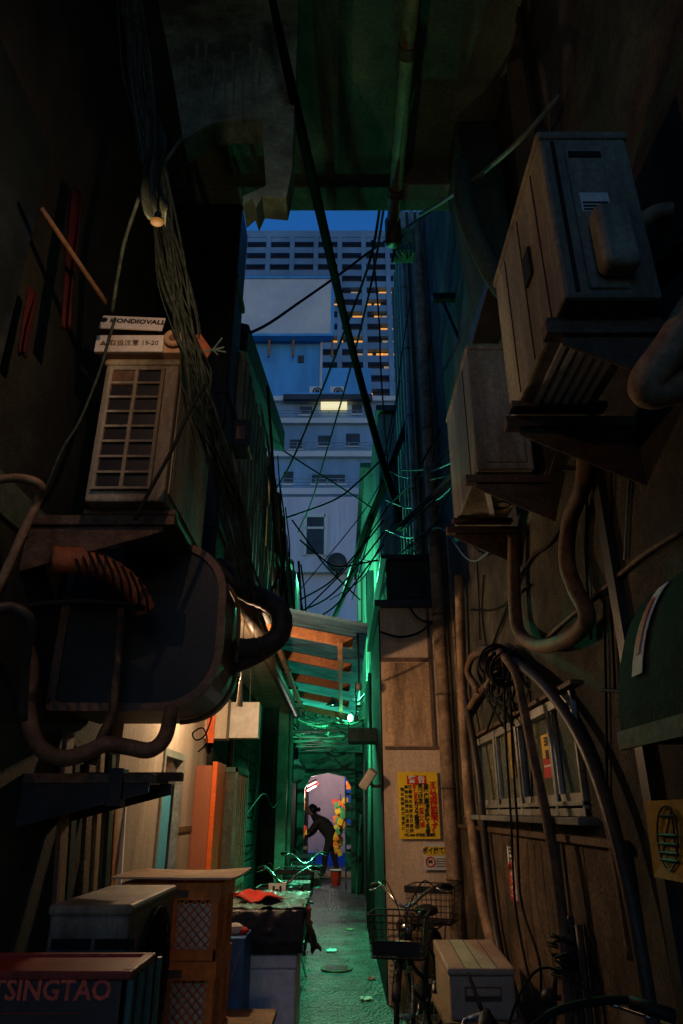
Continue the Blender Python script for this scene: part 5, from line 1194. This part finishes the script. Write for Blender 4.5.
# ================================================================== BACKGROUND
# lavender house
LY = 25.0; zt_ = at(320,497,LY+2.4).z
lv = thing('lavender_house', 'pale lavender clad house with one tall window closing the alley view', 'building', (0, 26, 0))
MB().box(-6, 6, LY+2.4, LY+9, 0, zt_).build('wall', 'bglav', lv)
M_2 = lambda x, y: at(x, y, LY+2.4)
zt_ = at(320,497,LY+2.4).z
q = MB()
for i in range(40): x = at(315,500,LY+2.4).x + i*.22; q.box(x, x+.03, LY+2.36, LY+2.4, 6, zt_-.02)
q.build('cladding_rib', 'bglav', lv)
wn = MB().box(M_2(307,516).x, M_2(324,516).x, LY+2.3, LY+2.39, M_2(310,554).z, M_2(310,518).z).build('window', 'bgdark', lv)
q = MB(); c0, c1 = M_2(306,517), M_2(325,556); q.box(c0.x-.1, c0.x+.05, LY+2.28, LY+2.38, c1.z, c0.z+.1); q.box(c1.x-.05, c1.x+.1, LY+2.28, LY+2.38, c1.z, c0.z+.1); q.box(c0.x, c1.x, LY+2.28, LY+2.38, c0.z-.05, c0.z+.1); q.box(c0.x, c1.x, LY+2.28, LY+2.38, (c0.z+c1.z)/2+.3, (c0.z+c1.z)/2+.4); q.build('frame', 'bgwhite', wn)
MB().box(-6, 6, LY+2.1, LY+2.38, M_2(320,572).z-.1, M_2(320,572).z).build('ledge', 'bgwhite', lv)
sd = thing('satellite_dish', 'dark round dish on the lavender house ledge', 'dish', M_2(337,572))
c = M_2(337,566); c.y -= .5; MB().ball(c, .42, 18, 10, (1,.3,1)).build('dish', 'pipedk', sd, smooth=True); MB().cyl(c, c + Vector((0,.3,-.6)), .04, 8).build('mast', 'black', sd)
# terraced building
tb = thing('terraced_building', 'pale blue building stepping back in railed terraces', 'building', (0, 34, 0))
ty = 33.0
levels = [(497, 490, 33.0), (490, 453, 35.0), (453, 420, 37.0), (420, 398, 39.0)]
zprev = 0
for i, (yb, yt, Y) in enumerate(levels):
    zb, z_t = (0 if i == 0 else at(320, yb, Y).z-3), at(320, yt, Y).z
    MB().box(-8, 6, Y, Y+10, zb, z_t).build('storey', 'bgterr', tb)
    MB().box(-8, 6, Y-.25, Y, z_t-.35, z_t).build('parapet', 'bgwhite', tb)
    if i == 3: continue
    q = MB()
    for k in range(3): q.box(-8, 6, Y-.22, Y-.18, z_t+.16+k*.2, z_t+.19+k*.2)
    for k in range(24): q.box(-8+k*.6, -7.95+k*.6, Y-.22, Y-.19, z_t, z_t+.58)
    q.build('railing', 'alu', tb)
for (px0, px1, py0, py1, Y) in ((312,345,475,484,35.0),(290,302,440,449,37.0),(318,330,436,446,37.0),(284,293,472,484,35.0),(346,360,434,446,37.0),(300,312,407,415,39.0),(352,362,405,414,39.0)):
    a, b_ = at(px0,py0,Y), at(px1,py1,Y); w_ = MB().box(a.x, b_.x, Y-.06, Y+.02, b_.z, a.z).build('window', 'bgdark', tb); MB().box(a.x-.08, b_.x+.08, Y-.1, Y-.02, b_.z-.12, b_.z).build('sill', 'bgwhite', w_)
q = MB()
for i in range(9): x = -4.2 + i*.55 + random.uniform(-.1,.1); q.box(x, x+random.uniform(.25,.7), 36.2, 36.6, at(320,453,35).z, at(320,453,35).z+random.uniform(.3,.9))
q.build('terrace_clutter', 'bgdark', tb)
a, b_ = at(321,405,39), at(347,411,39)
MB().box(a.x, b_.x, 38.6, 38.98, b_.z, a.z).build('lit_window', emis('pale_lit_window', (1,.85,.45), .3), tb)
a, b_ = at(284,399,39), at(372,404,39); MB().box(a.x, b_.x, 38.4, 38.74, b_.z, a.z).build('dark_roof', 'bgdark', tb)
# blue building + billboard
bl = thing('blue_building', 'plain blue grey building under the blank rooftop billboard', 'building', (-5, 47, 0))
Y = 47.0; a, b_ = at(236,336,Y), at(320,400,Y)
MB().box(-20, b_.x, Y, Y+8, 0, a.z).build('wall', 'bgblue', bl)
MB().box(b_.x, at(371,368,Y).x, Y, Y+8, 0, at(330,368,Y).z).build('annex', 'bgblue', bl)
MB().cyl((b_.x+.05, Y-.15, 20), (b_.x+.05, Y-.15, a.z), .12, 8).build('downpipe', 'bgwhite', bl)
w_ = MB(); c0, c1 = at(298,356,Y), at(304,363,Y); w_.box(c0.x, c1.x, Y-.08, Y+.02, c1.z, c0.z); w_.build('vent', 'bgdark', bl)
w_ = MB(); c0, c1 = at(250,353,Y), at(258,358,Y); w_.box(c0.x, c1.x, Y-.08, Y+.02, c1.z, c0.z); w_.build('window', 'bgdark', bl)
bi = thing('billboard', 'large blank pale billboard on the blue building roof', 'billboard', at(285,336,46))
a, b_ = at(228,279,46), at(331,334,46)
MB().box(a.x, b_.x, 46, 46.5, b_.z, a.z).build('panel', 'bgwhite', bi); q = MB(); q.box(a.x, b_.x+.2, 45.9, 46.6, a.z, a.z+.25); q.box(a.x, b_.x+.2, 45.9, 46.6, b_.z-.25, b_.z); q.box(b_.x, b_.x+.25, 45.9, 46.6, b_.z, a.z); q.build('frame', 'bgblue', bi)
q = MB()
for x in (-12,-9,-6,-4,b_.x+.1): q.bar((x, 46.4, b_.z-2.0), (x, 46.6, a.z), .18, .18)
each(q, 'support', 'rafter', bi)
for i, (px, lab) in enumerate(((316,'left of two rooftop condensers below the billboard'),(337,'right of two rooftop condensers below the billboard'))):
    c = at(px, 397, 41.0); t = thing('rooftop_condenser', lab, 'air conditioner', c, 'rooftop condensers below the billboard')
    MB().box(c.x-.48, c.x+.48, 41.0, 41.4, c.z, c.z+.9).build('casing', 'bgwhite', t, bevel=.03); MB().disc((c.x+.08, 40.99, c.z+.46), (0,1,0), .34, 18, .03).build('fan_opening', 'bgdark', t)
    MB().ring((c.x+.08, 40.97, c.z+.46), (0,1,0), .19, .02, 16, 5).build('fan_guard', 'bgwhite', t)
rs = tag(MB().box(at(285,397,41).x, at(352,397,41).x, 40.4, 43, at(285,397,41).z-2, at(285,397,41).z-.02).build('roof_platform', 'bgblue'), 'roof platform carrying the two small condensers', 'platform')
# tower
tw = thing('office_tower', 'huge louvred office tower with scattered lit windows against the sky', 'building', (0, 105, 0))
Y = 105.0; zt_ = at(320,233,Y).z
MB().box(-45, 45, Y+1, Y+25, 0, zt_).build('core', 'towerdk', tw)
fh = 2.95; q = MB(); nf = int((zt_-20)/fh)
for i in range(nf): q.box(-45, 45, Y, Y+1.05, zt_-2.4-i*fh, zt_-2.4-i*fh+1.5)
q.box(-45, 45, Y-.1, Y+1.05, zt_-1.2, zt_+.6)
q.build('spandrel', 'bgtower', tw)
q = MB(); x = -44
while x < 44: q.box(x, x+.9, Y-.25, Y+.9, 10, zt_-.8); x += 4.8
q.build('column', 'bgtower', tw)
LIT = emis('office_lit', (1,.40,.07), .3); LITD = emis('office_dim', (.9,.6,.35), .07)
for (px, py, w, m) in ((386,284,15,LIT),(368,295,6,LIT),(377,295,6,LIT),(336,296,6,LIT),(358,307,11,LIT),(377,307,6,LIT),(388,307,13,LITD),(388,318,15,LIT),(338,331,10,LIT),(359,331,13,LIT),(369,343,6,LIT),(379,343,6,LIT),(389,355,17,LIT),(371,393,3,LIT),(388,331,12,LITD),(389,367,10,LITD),(362,355,10,LITD),(355,284,8,LITD)):
    a = at(px - w/2, py, Y+.9); b_ = at(px + w/2, py, Y+.9); i = round((zt_-2.4-a.z)/fh + .75/fh)
    zc = zt_-2.4-i*fh - .85 + 0
    MB().box(a.x, b_.x, Y+.86, Y+1.02, zc-.45, zc+.5).build('lit_window', m, tw)
# ================================================================== LAMPS
lamp('warm_lamp', wl - Vector((-.02,.02,.08)), (1, .64, .37), 25, .03, wb)
lamp('amber_lamp', lp - Vector((0,.0,.05)), (1, .55, .28), 3.6, .004, am)
lamp('green_lamp', gb - Vector((0,0,.08)), GREEN, 6, .02, st)
pn = Vector((-.12, 9.62, 2.86)); pt = thing('added_pendant', 'small dark cone shaded pendant added under the awning rafters to light the pavement green', 'lamp', pn)  # added lamp, there to throw green light on the alley floor
MB().tube([pn + Vector((0,0,.10)), pn + Vector((0,0,.02))], [.025,.10], 16, 1, False, cap=False).build('shade', 'black', pt, solid=.003)
MB().cyl(pn + Vector((0,0,.1)), pn + Vector((0,.1,.17)), .006, 6).build('cord', 'wire', pt)
MB().ball(pn + Vector((0,0,.05)), .025, 10, 8).build('bulb', emis('added_pendant_glow', (.3,1,.6), 2), pt, smooth=True)
l_ = bpy.data.lights.new('added_pendant_beam', 'SPOT'); l_.color = GREEN; l_.energy = 215; l_.spot_size = R(112); l_.spot_blend = .6; l_.shadow_soft_size = .02  # added green spot brightening the pavement
o_ = bpy.data.objects.new('added_pendant_beam', l_); C.objects.link(o_); o_.parent = pt; o_.location = (0, 0, .015); o_.rotation_euler = (R(-14), 0, 0)
lamp('green_sign_light', at(355,688,12.2) + Vector((-.12,-.12,0)), GREEN, 78, .015)
lamp('green_strip_light', at(357,600,11.5) + Vector((-.5,-.5,.25)), GREEN, 80, .012)
lamp('passage_light', pl + Vector((.08,-.12,-.16)), (1,.92,.85), 14, .02, pf)
lamp('shutter_fill_light', Vector((-.4,22.4,2.75)), (1,.86,.84), 22, .12, se)  # added fill light that brightens the shutter from an unseen spot
